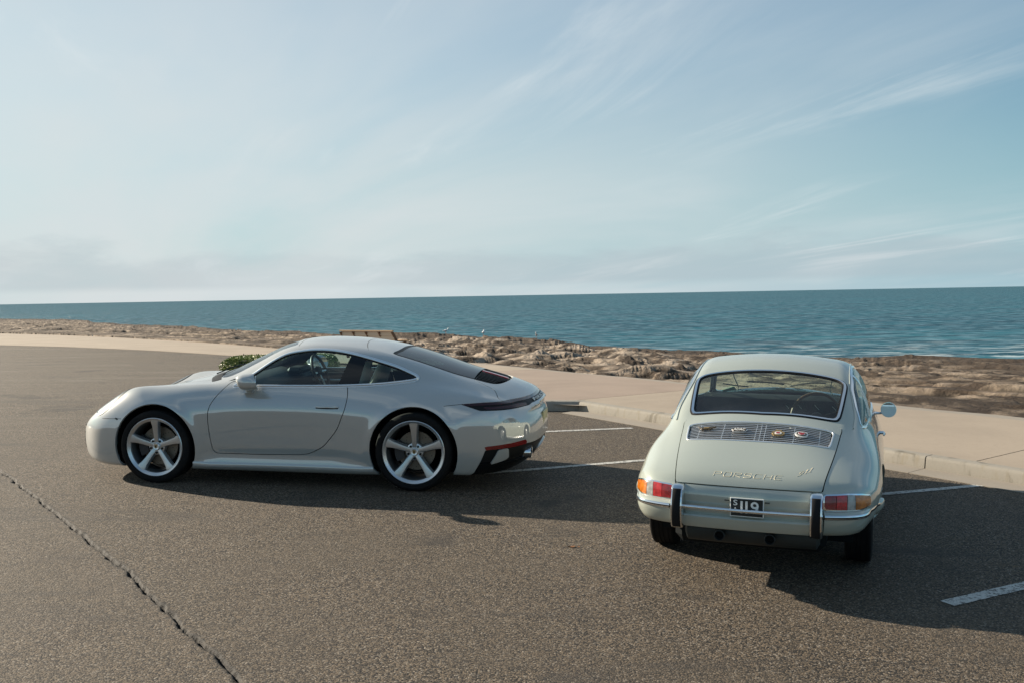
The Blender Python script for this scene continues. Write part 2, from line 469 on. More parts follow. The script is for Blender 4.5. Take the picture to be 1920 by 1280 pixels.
def build_mats():
    M['chalk'] = paint('chalk_paint', (.39, .395, .38), 2.75)
    M['ivory'] = paint('ivory_paint', (.345, .375, .325))
    M['chrome'] = mat('chrome', (.82, .83, .84), .09, 1)
    M['satin'] = mat('satin_silver', (.78, .80, .81), .28, .75)
    M['alloy'] = mat('alloy_silver', (.58, .60, .61), .32, .8, .5, .08)
    M['alloy_dark'] = mat('alloy_shade', (.20, .205, .21), .4, .8)
    M['black'] = mat('black_plastic', (.007, .0075, .008), .5, spec=.25)
    M['gloss_black'] = mat('gloss_black', (.005, .006, .007), .12, 0, .15, spec=.35)
    M['rubber'] = mat('rubber', (.008, .008, .009), .75, spec=.25)
    m = M['tyre'] = mat('tyre_rubber', (.018, .018, .019), .8, spec=.2); n = Nodes(m)
    k = n.ramp(n.noise(n.pos(obj=True), 9, 5, .65), .4, .8); n.col(n.mix(k, (.006, .006, .0065), (.016, .0145, .013)))
    M['lining'] = mat('dark_lining', (.010, .012, .013), .9, spec=.1)
    M['cabin'] = mat('cabin_dark', (.012, .016, .017), .6, spec=.3)
    M['leather'] = mat('pale_leather', (.52, .48, .40), .5)
    M['dark_leather'] = mat('dark_leather', (.03, .026, .022), .5)
    M['glass'] = glass('side_glass', (.66, .80, .80))
    M['glass_rear'] = glass('tinted_rear_glass', (.04, .075, .08), 1.65)
    M['glass_old'] = glass('old_green_glass', (.80, .90, .84), 1.5, 0, .03)
    M['lens_clear'] = glass('clear_lens', (.9, .92, .92))
    M['mirror'] = mat('mirror_glass', (.9, .92, .93), .02, 1)
    def lens(name, c):
        q = mat(name, c, .12, 0, 1.0, .02); nn = Nodes(q)
        w = nn('ShaderNodeTexWave', wave_type='BANDS', bands_direction='Z'); nn.L.new(nn.pos(obj=True), w.inputs['Vector']); w.inputs['Scale'].default_value = 45
        nn.normal(nn.bump(w.outputs[1], .25, .002)); 
        v = nn.ramp(nn.noise(nn.pos((1, 1, 1), True), 28, 2), .3, .7); nn.col(nn.mix(v, c, tuple(min(1, x * 1.9) for x in c)))
        return q
    M['red'] = lens('red_lens', (.16, .006, .008)); M['red_bright'] = lens('red_reflector', (.30, .014, .016))
    M['amber'] = lens('amber_lens', (.30, .085, .006)); M['clear'] = lens('clear_ribbed_lens', (.22, .22, .21))
    M['dark_red'] = mat('dark_red_lens', (.030, .003, .004), .12, 0, .4)
    M['reflector_red'] = mat('reflector_red', (.16, .008, .009), .18, 0, .8)
    M['disc'] = mat('brake_iron', (.20, .165, .13), .45, .6); M['caliper'] = mat('brake_caliper', (.03, .03, .032), .4)
    M['gold'] = mat('gold_enamel', (.30, .21, .09), .4, .5); M['badge_white'] = mat('white_enamel', (.7, .7, .68), .3)
    M['badge_red'] = mat('red_enamel', (.3, .03, .03), .3); M['bronze'] = mat('bronze_badge', (.10, .075, .045), .4, .7)
    M['plate_black'] = mat('plate_black', (.012, .018, .02), .35); M['plate_white'] = mat('plate_white', (.72, .74, .72), .4)
    M['plate_yellow'] = mat('plate_yellow', (.50, .43, .20), .4)
    M['muffler'] = mat('old_muffler', (.035, .042, .042), .6, .4); M['pipe_in'] = mat('sooty_pipe', (.006, .006, .006), .9)
    M['gauge'] = mat('gauge_face', (.01, .03, .028), .25); M['cream_bake'] = mat('cream_knob', (.5, .46, .36), .5)
    M['green_sticker'] = mat('green_sticker', (.05, .35, .25), .5)
    M['wood'] = mat('bench_wood', (.42, .26, .13), .6); n = Nodes(M['wood']); n.col(n.mix(n.noise(n.pos((2, 2, 14), True), 6, 5), (.50, .32, .17), (.30, .17, .08)))
    M['wood_dark'] = mat('bench_post', (.12, .06, .03), .6)
    M['wood_pale'] = mat('bench_pale_slat', (.58, .46, .34), .6)
build_mats()
# ---------------------------------------------------------------- the lie of the land
def soft(t, a, w):
    t = np.asarray(t, float)
    return np.where(t <= a, t, np.where(t >= a + 2 * w, a + w, t - (t - a) ** 2 / (4 * w)))
def gz(x, y):
    x = np.asarray(x, float); y = np.asarray(y, float)
    return -SA * (-soft(-soft(x, 7, 3), 6, 4)) - SB * (soft(y - 7, 6, 3)) - .020 * np.clip(soft(np.maximum(y - 15, 0), 10, 3), 0, None)
def ground_at(px, py, dz=0.):
    d = pix_ray(px, py); t = 6.
    for _ in range(60):
        p = np.array([0, 0, EYE]) + d * t
        t += (p[2] - gz(p[0], p[1]) - dz) / max(-d[2], .01) * .8
    return np.array([0, 0, EYE]) + d * t
KX, KY = np.array([.62, -.7846]), np.array([.7846, .62])          # along the kerb (to the right), across it (towards the sea)
def st(x, y): return np.asarray(x) * KX[0] + np.asarray(y) * KX[1], np.asarray(x) * KY[0] + np.asarray(y) * KY[1]
def xy(s, t): s = np.asarray(s, float)[..., None]; t = np.asarray(t, float)[..., None]; return s * KX + t * KY
def lift(P, dz=0.): P = np.atleast_2d(P); return np.column_stack([P, gz(P[:, 0], P[:, 1]) + dz])

def px_kerb(px, py): return st(*ground_at(px, py)[:2])
KT = float(np.mean([px_kerb(x, y)[1] for x, y in ((1072, 771), (1734, 879), (1915, 905))]))
S0 = float(px_kerb(1072, 771)[0])                                  # corner where the kerb turns
def px_st(L): return sorted(tuple(map(float, st(*ground_at(x, y, .1)[:2]))) for x, y in L)
NEAR = px_st([(-700, 634), (-330, 638), (-140, 641), (0, 643), (130, 646), (270, 651.5), (400, 659), (520, 667)]) + [(-19, 12.6), (S0 - 5.2, KT - .2), (S0 - 3.0, KT - 2.3), (S0 - 1.9, KT - 2.2), (S0, KT), (4, KT), (14, KT)]
FAR = px_st([(-420, 616), (-140, 620), (0, 622), (120, 625), (240, 630), (470, 643.5), (560, 651), (740, 668), (922, 686), (1057, 700), (1181, 711), (1276, 722), (1686, 770), (1787, 777), (1920, 792)]) + [(4, 13.2), (14, 13.2)]
SMIN = max(NEAR[0][0], FAR[0][0]) + .5
t_near = lambda s: np.interp(s, [p[0] for p in NEAR], [p[1] for p in NEAR])
t_far = lambda s: np.interp(s, [p[0] for p in FAR], [p[1] for p in FAR])

def setting_mats():
    # asphalt: coarse pale and dark chips in a brown binder
    m = M['asphalt'] = mat('asphalt', (.06, .055, .05), .82, spec=.35); n = Nodes(m); p = n.pos()
    chips = n.voro(p, 105, 'Color'); sep = n('ShaderNodeSeparateColor'); n.L.new(chips, sep.inputs[0])
    fine = n.noise(p, 160, 2, .6); wide = n.noise(p, .55, 5, .6, .4); mid = n.noise(p, 5, 4, .6)
    c = n.mix(n.ramp(sep.outputs[0], .15, .95), (.005, .0045, .004), (.150, .113, .074))
    c = n.mix(n.ramp(sep.outputs[1], .86, .95, 0, .8), c, (.30, .26, .21))
    c = n.mix(n.ramp(fine, .45, .62, 0, .55), c, (.012, .0115, .011))
    c = n.mix(n.ramp(wide, .40, .66, 0, .35), c, (.075, .060, .043))
    c = n.mix(n.ramp(mid, .55, .8, 0, .30), c, (.030, .029, .028))
    oil = n.noise(p, .9, 3, .5, .3); c = n.mix(n.ramp(oil, .62, .72, 0, .6), c, (.016, .015, .014))
    rut = n.noise(n.pos((.35, 1.6, 1)), 1.0, 5, .65, .8); c = n.mix(n.ramp(rut, .55, .70, 0, .55), c, (.030, .027, .024))
    streak = n.noise(n.pos((.10, .9, 1)), 2.2, 5, .65, .6)
    gy = n('ShaderNodeSeparateXYZ'); n.L.new(n('ShaderNodeNewGeometry').outputs['Position'], gy.inputs[0])
    c = n.mix(n.math('MULTIPLY', n.ramp(streak, .52, .70, 0, .45), n.ramp(gy.outputs[1], 11, 16)), c, (.16, .145, .12))
    n.col(c)
    dist = n.voro(p, 105)
    b = n.bump(dist, .5, -.005); b = n.bump(n.noise(p, 110, 2, .6), .5, .003, b); b = n.bump(n.noise(p, 1.6, 3), .3, .04, b); n.normal(b)
    ac = n('ShaderNodeAttribute'); ac.attribute_name = 'crack'; n.col(n.mix(ac.outputs['Fac'], c, (.007, .0065, .006)))
    # pale pinkish concrete
    def conc(name, col, stain):
        m = M[name] = mat(name, col, .85, spec=.3); n = Nodes(m); p = n.pos()
        k = n.noise(p, .8, 6, .62, .3); f = n.noise(p, 22, 4, .6)
        c = n.mix(n.ramp(k, .35, .7, 0, .75), col, tuple(x * .82 for x in col))
        c = n.mix(n.ramp(f, .5, .75, 0, .35), c, tuple(x * .72 for x in col))
        if stain:
            q = n.noise(n.pos((3.2, 3.2, 1.0)), 1.1, 5, .6, .5); c = n.mix(n.ramp(q, .56, .68, 0, .65), c, (.075, .066, .046))
            q = n.noise(n.pos((9, 9, 2.0)), 1.3, 3, .6); c = n.mix(n.ramp(q, .52, .75, 0, .45), c, (.20, .165, .105))
        n.col(c); n.normal(n.bump(n.noise(p, 60, 3), .3, .004)); return m
    conc('concrete', (.33, .275, .215), False); conc('concrete_b', (.285, .225, .180), False)
    conc('kerb', (.285, .265, .228), True); conc('gutter', (.28, .25, .21), False)
    # sandstone shelf
    m = M['rock'] = mat('sandstone', (.3, .22, .15), .9, spec=.2); n = Nodes(m); p = n.pos()
    g = n('ShaderNodeNewGeometry'); sp_ = n('ShaderNodeSeparateXYZ'); n.L.new(g.outputs['Position'], sp_.inputs[0])
    k = n.noise(p, .35, 6, .62, .6); f = n.noise(n.pos((1, 1, 2.5)), .95, 7, .62, .5); lay = n.noise(n.pos((.25, .25, 6)), 1.2, 5, .65, .3)
    c = n.mix(n.ramp(k, .36, .60), (.235, .185, .135), (.095, .068, .046))
    c = n.mix(n.ramp(f, .45, .56, 0, .9), c, (.036, .026, .019))
    c = n.mix(n.ramp(lay, .48, .66, 0, .65), c, (.085, .060, .040))
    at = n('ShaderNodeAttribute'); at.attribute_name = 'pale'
    c = n.mix(n.math('MULTIPLY', at.outputs['Fac'], n.ramp(f, .56, .38, 0, .85)), c, (.34, .285, .23))  # pale tops: sunlit look put into the rock colour
    ag = n('ShaderNodeAttribute'); ag.attribute_name = 'gap'; c = n.mix(n.math('MULTIPLY', ag.outputs['Fac'], .85), c, (.022, .018, .014))  # hollows darkened in the colour, standing in for crevice shade
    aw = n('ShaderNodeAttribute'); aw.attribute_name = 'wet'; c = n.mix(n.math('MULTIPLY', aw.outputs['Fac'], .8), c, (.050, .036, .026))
    n.col(c); b = n.bump(n.noise(p, 4, 8, .68, .3), 1.0, .12); b = n.bump(n.voro(n.pos((1, 1, 3)), 1.7, feature='DISTANCE_TO_EDGE'), .5, .10, b); n.normal(b)
    # sea
    m = M['sea'] = mat('sea_water', (.012, .075, .095), .10); n = Nodes(m); n.N.remove(n.b)
    chop = n.noise(n.pos((.42, .50, 1)), 1.0, 5, .62, .4); swell = n.noise(n.pos((.10, .22, 1)), 1.0, 5, .6, .4); wide = n.noise(n.pos((.008, .030, 1)), 1.0, 4, .6)
    c = n.mix(n.ramp(wide, .35, .68), (.005, .075, .110), (.014, .118, .155))
    c = n.mix(n.ramp(swell, .38, .62, 0, .8), c, (.003, .034, .056)); c = n.mix(n.ramp(chop, .50, .66, 0, .7), c, (.060, .185, .235))
    foam = n.math('MULTIPLY', n.ramp(n.noise(n.pos((.30, .55, 1)), 1.3, 6, .7, .6), .66, .74), n.ramp(n.noise(n.pos((.02, .03, 1)), 1.0, 3), .45, .6)); gp_ = n('ShaderNodeSeparateXYZ'); n.L.new(n('ShaderNodeNewGeometry').outputs['Position'], gp_.inputs[0]); surf = n.math('MULTIPLY', n.ramp(gp_.outputs[1], 110, 55), n.ramp(n.noise(n.pos((.22, .50, 1)), 1.0, 6, .7, .8), .50, .61)); foam = n.math('MAXIMUM', foam, n.math('MULTIPLY', surf, .75)); c = n.mix(foam, c, (.62, .68, .68))
    b = n.bump(swell, 1.0, 1.6); b = n.bump(chop, 1.0, .8, b)
    df = n('ShaderNodeBsdfDiffuse'); n.put(c, df.inputs[0]); gl = n('ShaderNodeBsdfGlossy'); gl.inputs['Roughness'].default_value = .34; n.L.new(b, gl.inputs['Normal'])
    mx = n('ShaderNodeMixShader'); n.put(n.ramp(chop, .30, .70, .05, .36), mx.inputs[0]); n.L.new(df.outputs[0], mx.inputs[1]); n.L.new(gl.outputs[0], mx.inputs[2])
    n.L.new(mx.outputs[0], n.N['Material Output'].inputs[0])
    # paint
    m = M['line'] = mat('road_paint', (.55, .55, .52), .7); n = Nodes(m); p = n.pos()
    wear = n.noise(p, 34, 5, .7); chips = n.voro(p, 95)
    c = n.mix(n.ramp(wear, .50, .60, 0, .9), (.50, .50, .47), (.05, .047, .043)); n.col(n.mix(n.ramp(n.noise(p, 120, 2), .5, .7, 0, .5), c, (.14, .13, .12)))
    n.normal(n.bump(chips, .6, -.006))
setting_mats()

def build_ground():
    # one sheet, gridded along the crack so that the crack itself is modelled
    cp_ = np.array([ground_at(x, y)[:2] for x, y in ((0, 883), (60, 925), (110, 965), (170, 1015), (230, 1068), (300, 1135), (370, 1198), (440, 1268))])
    d = cp_[-1] - cp_[0]; d /= np.linalg.norm(d); e = np.array([-d[1], d[0]]); O = cp_[0]
    cu, cv = (cp_ - O) @ d, (cp_ - O) @ e
    U = np.concatenate([np.linspace(-75, -6, 70), np.arange(-5.9, -2.0, .15), np.arange(-2.0, 6.2, .012), np.arange(6.3, 12, .3), np.linspace(12.5, 75, 60)])
    V = np.concatenate([-np.geomspace(75, .24, 75), np.arange(-.22, .22, .006), np.geomspace(.23, 75, 75)])
    uu, vv = np.meshgrid(U, V, indexing='ij')
    path = np.interp(uu, cu, cv) + .035 * fbm(uu * 2.2, uu * 0 + 3, 3) + .018 * fbm(uu * 13, uu * 0 + 9, 3)
    w = .0062 + .004 * vnoise(uu * 5, uu * 0, 3) + .010 * np.maximum(0, fbm(uu * 11, vv * 11, 2, 5))
    dd = vv - path; k = sstep(-6.5, -1.5, uu) * sstep(9, 7, uu)
    zc = -.040 * np.exp(-(dd / w) ** 2) * k * (.7 + .5 * vnoise(uu * 9, uu * 0 + 5, 8))
    zc = zc + .0025 * sstep(-.2, .0, dd) * sstep(.5, 0, dd) * k
    zc = zc + .0015 * fbm(uu * 24, vv * 24, 2, 2) * np.exp(-(dd / .06) ** 2) * k
    X = O[0] + uu * d[0] + vv * e[0]; Y = O[1] + uu * d[1] + vv * e[1]
    zz = gz(X, Y) + zc
    nu, nv = uu.shape; I = np.arange(nu * nv).reshape(nu, nv)
    q = np.stack([I[:-1, :-1], I[1:, :-1], I[1:, 1:], I[:-1, 1:]], -1).reshape(-1, 4)
    Mh = dict(v=np.column_stack([X.ravel(), Y.ravel(), zz.ravel()]), t=np.concatenate([q[:, [0, 1, 2]], q[:, [0, 2, 3]]]))
    crk = (np.exp(-(dd / (w * 2.8)) ** 4) * (.9 + .1 * vnoise(uu * 40, vv * 60, 4)) + .35 * np.exp(-(dd / .05) ** 2) * sstep(.5, .8, vnoise(uu * 22, vv * 34, 6))) * k
    full = Mh['v'].copy()
    s, t = st(Mh['v'][:, 0], Mh['v'][:, 1])
    Mh['v'] = np.column_stack([Mh['v'], np.clip(crk, 0, 1).ravel()])
    Mh, _ = split(Mh, t - (t_near(s) + .6))
    me = make_mesh('asphalt', Mh['v'][:, :3], Mh['t']); at = me.attributes.new('crack', 'FLOAT', 'POINT'); at.data.foreach_set('value', Mh['v'][:, 3].astype(np.float32))
    o = obj('asphalt_car_park', me, M['asphalt']); tag(o, 'coarse brown asphalt car park with a long crack', kind='structure')

def build_promenade():
    hz = lambda q: .012 + .113 * float(sstep(-27, -20, np.array(q)))
    base = MB(); S = np.linspace(SMIN, 13.5, 120)
    for a in range(len(S) - 1):
        p = [(S[a], t_near(S[a]) + .10), (S[a + 1], t_near(S[a + 1]) + .10), (S[a + 1], t_far(S[a + 1]) + .5), (S[a], t_far(S[a]) + .5)]
        base.add(lift(xy([q[0] for q in p], [q[1] for q in p]), 0) + np.array([[0, 0, hz(q[0]) - .035] for q in p]), [(0, 1, 2, 3)])
    b = base.build('promenade', M['gutter'], smooth=False); tag(b, 'pale concrete promenade between car park and rocks', kind='structure')
    jA = float(np.mean([st(*ground_at(x, y, .12)[:2])[0] for x, y in ((1057, 750.6), (1283, 732))]))
    cuts = [jA + 5.7 * k for k in range(-16, 5)]; cuts = [c_ for c_ in cuts if c_ > SMIN]; dark = cuts.index(min(cuts, key=lambda c_: abs(c_ - jA))) - 1
    for i in range(len(cuts) - 1):
        a, c = cuts[i] + .008, cuts[i + 1] - .008
        ss = np.linspace(a, c, 12)
        n_, f_ = t_near(ss) + .152, t_far(ss) + .03 * fbm(ss * 1.7, ss * 0, 3) + .02
        hh = np.array([[0, 0, hz(q)] for q in ss]); top = np.concatenate([lift(xy(ss, n_), 0) + hh, lift(xy(ss, f_), 0) + hh]); bot = top - [0, 0, .06]
        mb = MB(); k = 12
        mb.add(np.concatenate([top, bot]), [(j, j + 1, k + j + 1, k + j) for j in range(k - 1)] + [(2 * k + j + 1, 2 * k + j, j, j + 1) for j in range(k - 1)] +
               [(k + j, k + j + 1, 3 * k + j + 1, 3 * k + j) for j in range(k - 1)] + [(0, k, 3 * k, 2 * k), (k - 1, 2 * k + k - 1, 3 * k + k - 1, 2 * k - 1)])
        mb.build('slab', M['concrete_b'] if i == dark else M['concrete'], b, smooth=False)
    # kerb stones with a gutter strip in front
    def path_piece(pts, name, prof, mt, parent, seed):
        pts = np.array(pts); T = np.gradient(pts, axis=0); T /= np.linalg.norm(T, axis=1)[:, None]; Nn = np.column_stack([-T[:, 1], T[:, 0]])
        rings = []
        for i, (p, nn) in enumerate(zip(pts, Nn)):
            r = []
            for j, (a, h) in enumerate(prof):
                w = .0022 * fbm(np.array([p[0] * 3 + j]), np.array([p[1] * 3.]), 2, seed)[0]
                q = p + nn * (a + w); r.append((q[0], q[1], float(gz(q[0], q[1])) + h + w * .6))
            rings.append(r)
        v, f = loft(rings); mb = MB().add(v, f); return mb.build(name, mt, parent, angle=50)
    kprof = [(-.004, -.05), (-.004, .02), (.006, .098), (.016, .122), (.034, .130), (.15, .132), (.15, -.05)]
    k = empty('kerb', loc=(0, 0, 0)); k['kind'] = 'structure'; k['label'] = 'stained pale concrete kerb along the promenade edge'
    sj = float(px_kerb(1735, 879)[0]); joints = sorted([sj + 2.45 * q for q in range(-12, 8)])
    joints = [S0 + .02] + [j for j in joints if j > S0 + .6]
    flip = lambda pr: [(-a, h) for a, h in pr][::-1]
    for i in range(len(joints) - 1):
        ss = np.linspace(joints[i] + .006, joints[i + 1] - .006, 14)
        path_piece(xy(ss, np.full(14, KT)), 'kerb_stone', kprof, M['kerb'], k, i)
    gp = [(-.30, -.03), (-.30, .006), (-.02, .012), (.02, .012), (.02, -.03)]
    for i in range(len(joints) - 1):
        ss = np.linspace(joints[i] + .004, joints[i + 1] - .004, 10); path_piece(xy(ss, np.full(10, KT)), 'gutter_slab', gp, M['gutter'], k, 40 + i)
    turn = [(S0 + .075, KT + .087), (S0 - 1.9, KT - 2.2), (S0 - 3.0, KT - 2.3), (S0 - 5.2, KT - .2), (-20, 12.4)]
    for a_, b_ in zip(turn[1:], turn[:-1]):
        L_ = math.hypot(b_[0] - a_[0], b_[1] - a_[1]); nn = max(1, int(L_ / 2.45))
        for q in range(nn):
            f0, f1 = q / nn + .003, (q + 1) / nn - .003
            w = np.linspace(f0, f1, 6)
            path_piece(xy(a_[0] + (b_[0] - a_[0]) * w, a_[1] + (b_[1] - a_[1]) * w), 'kerb_stone', kprof, M['kerb'], k, 70 + q)

ROCK = {}
def build_rocks():
    lam = np.linspace(0, 1, 1500)
    def at_z(px, py, z): d = pix_ray(px, py); return (d * (EYE - z) / -d[2])[:2]
    fpx = [(-120, 598), (0, 600.5), (120, 602), (165, 604), (176, 609), (280, 615), (345, 616), (372, 620.5), (470, 625), (540, 629), (640, 632), (736, 632), (839, 632), (897, 635), (1014, 637), (1076, 642.5), (1105, 648), (1189, 651), (1320, 652), (1500, 662), (1610, 665), (1720, 662), (1820, 666), (1920, 669), (2100, 676)]
    far = np.array([at_z(x, y, -1.15) for x, y in fpx])
    npx = [to_pix(lift(xy(s, t_far(s)), .1))[0] for s in np.linspace(SMIN, 5, 60)]
    npx = np.array(npx); o = np.argsort(npx[:, 0])
    X0 = np.linspace(-110, 2090, 1500)                      # columns of equal bearing
    fx = np.array([to_pix([*p, -1.15])[0][0] for p in far])
    fd = np.interp(X0, fx, np.linalg.norm(far, axis=1))
    near = xy(np.linspace(SMIN, 5, 60), t_far(np.linspace(SMIN, 5, 60)))[o]
    nd_ = np.interp(X0, npx[o, 0], np.linalg.norm(near, axis=1)) - .25
    br = np.array([pix_ray(x, 600)[:2] for x in X0]); br /= np.linalg.norm(br, axis=1)[:, None]
    nq = 190; q = np.linspace(0, 1, nq)
    # rows spread evenly in screen height: interpolate inverse distance
    D = 1 / ((1 / nd_)[:, None] * (1 - q) + (1 / np.maximum(fd, nd_ + 3))[:, None] * q)
    P = br[:, None, :] * D[..., None]; x, y = P[..., 0], P[..., 1]
    f = (D - nd_[:, None]) / (np.maximum(fd, nd_ + 3) - nd_)[:, None]
    s, t = st(x, y)
    base = gz(x, y) + .07 - 1.2 * sstep(0, 1, f ** .75) - .0
    env = sstep(0, .10, f) * sstep(1.02, .9, f)
    mound = sstep(1650, 1250, X0)[:, None] * sstep(560, 900, X0)[:, None]      # lumpy honeycombed part; flat ledges to the right
    lump = fbm(s / 2.3 + .7 * fbm(s / 4, t / 4, 2, 31), t / 1.9, 4, 5)
    ridge = 1 - np.abs(fbm(s / 3.2, t / 1.6, 4, 9)) * 2.4
    ledge = fbm(s / 7, t / 1.15, 5, 15)
    h = mound * (.30 * lump + .20 * ledge + .07 * fbm(s / 1.4, t / .8, 3, 55)) + (1 - mound) * (.26 * ledge + .12 * lump)
    h = h + .045 * fbm(s * 1.2, t * 2.0, 3, 21) - .10 * mound * sstep(.1, .5, fbm(s * .9, t * 1.6, 3, 77))
    st_ = .17; h = h * 1.5; hq = np.floor(h / st_) * st_ + st_ * sstep(.05, .45, h / st_ - np.floor(h / st_))
    h = mound * (.45 * h + .45 * hq) + (1 - mound) * (.15 * h + .60 * hq)
    rim = np.exp(-((f - .95) / .035) ** 2) * (.06 + .22 * np.maximum(0, fbm(s / 5, t / 5, 3, 41)))
    z = base + h * env + rim
    z[:, 0] -= .30
    z = np.where(f > .985, z - 1.8 * (f - .985) / .015, z)
    I = np.arange(z.size).reshape(z.shape)
    qd = np.stack([I[:-1, :-1], I[1:, :-1], I[1:, 1:], I[:-1, 1:]], -1).reshape(-1, 4)
    v = np.column_stack([x.ravel(), y.ravel(), z.ravel()])
    me = make_mesh('rock_shelf', v, qd)
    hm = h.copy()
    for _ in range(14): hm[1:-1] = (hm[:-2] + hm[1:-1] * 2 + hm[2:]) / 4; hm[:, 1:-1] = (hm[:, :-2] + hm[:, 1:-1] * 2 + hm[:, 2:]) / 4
    gap = sstep(-.012, -.05, h - hm) * env  # mask of low hollows whose shade is painted into the colour
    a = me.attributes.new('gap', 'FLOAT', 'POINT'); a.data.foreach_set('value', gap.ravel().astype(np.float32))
    pale = np.clip(.55 * sstep(.0, .06, h - hm) + mound * sstep(.0, .3, lump + .25 * (1 - f)) + .35 * sstep(.25, .0, f) + 0 * f, 0, 1) * sstep(.97, .8, f)  # ledge and lump tops painted as if sunlit; also paler near the promenade
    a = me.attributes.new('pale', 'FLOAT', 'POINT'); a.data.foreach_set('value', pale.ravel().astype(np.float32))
    wet = sstep(.72, .95, f + .12 * fbm(s / 6, t / 3, 3, 63)); a = me.attributes.new('wet', 'FLOAT', 'POINT'); a.data.foreach_set('value', wet.ravel().astype(np.float32))
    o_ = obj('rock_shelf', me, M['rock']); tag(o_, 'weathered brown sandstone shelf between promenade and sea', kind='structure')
    ROCK['v'] = v; ROCK['px'] = to_pix(v)
def rock_at(px, py, crest=False):
    if crest:
        q = ROCK['px']; m = (np.abs(q[:, 0] - px) < 2.5) & (np.linalg.norm(ROCK['v'][:, :2], axis=1) > 20); k = np.flatnonzero(m); return ROCK['v'][k[q[k, 1].argmin()]]
    i = ((ROCK['px'] - [px, py]) ** 2).sum(1).argmin(); return ROCK['v'][i]

def build_sea():
    me = make_mesh('sea', np.array([(-40000, 12, -3.0), (40000, 12, -3.0), (40000, 45000, -3.0), (-40000, 45000, -3.0)]), np.array([[0, 1, 2, 3]]), smooth=False)
    o = obj('sea', me, M['sea']); tag(o, 'teal sea running out to the horizon', kind='structure')

def build_lines():
    g = lambda x, y: ground_at(x, y)
    for a, b, w in (((905, 887), (1216, 861.5), .085), ((1640, 927), (1842, 909), .085), ((1000, 809.5), (1186, 802), .085), ((1776, 1131), (2050, 1067), .105)):
        A, B = g(*a)[:2], g(*b)[:2]; d = B - A; L_ = np.linalg.norm(d); d /= L_; n_ = np.array([-d[1], d[0]])
        k = max(20, int(L_ / .05)); u = np.linspace(0, 1, k)[:, None]; c = A + (B - A) * u
        e1 = w / 2 + .006 * fbm(u[:, 0] * L_ * 14, u[:, 0] * 0, 3, 3); e2 = w / 2 + .006 * fbm(u[:, 0] * L_ * 14, u[:, 0] * 0 + 5, 3, 4)
        P = np.concatenate([lift(c + n_ * e1[:, None], .004), lift(c - n_ * e2[:, None], .004)])
        o = obj('parking_line', make_mesh('parking_line', P, np.array([(k + i, k + i + 1, i + 1, i) for i in range(k - 1)])), M['line']); o['kind'] = 'structure'; o['label'] = 'worn white painted parking bay line'
build_sea(); build_ground(); build_promenade(); build_rocks(); build_lines()
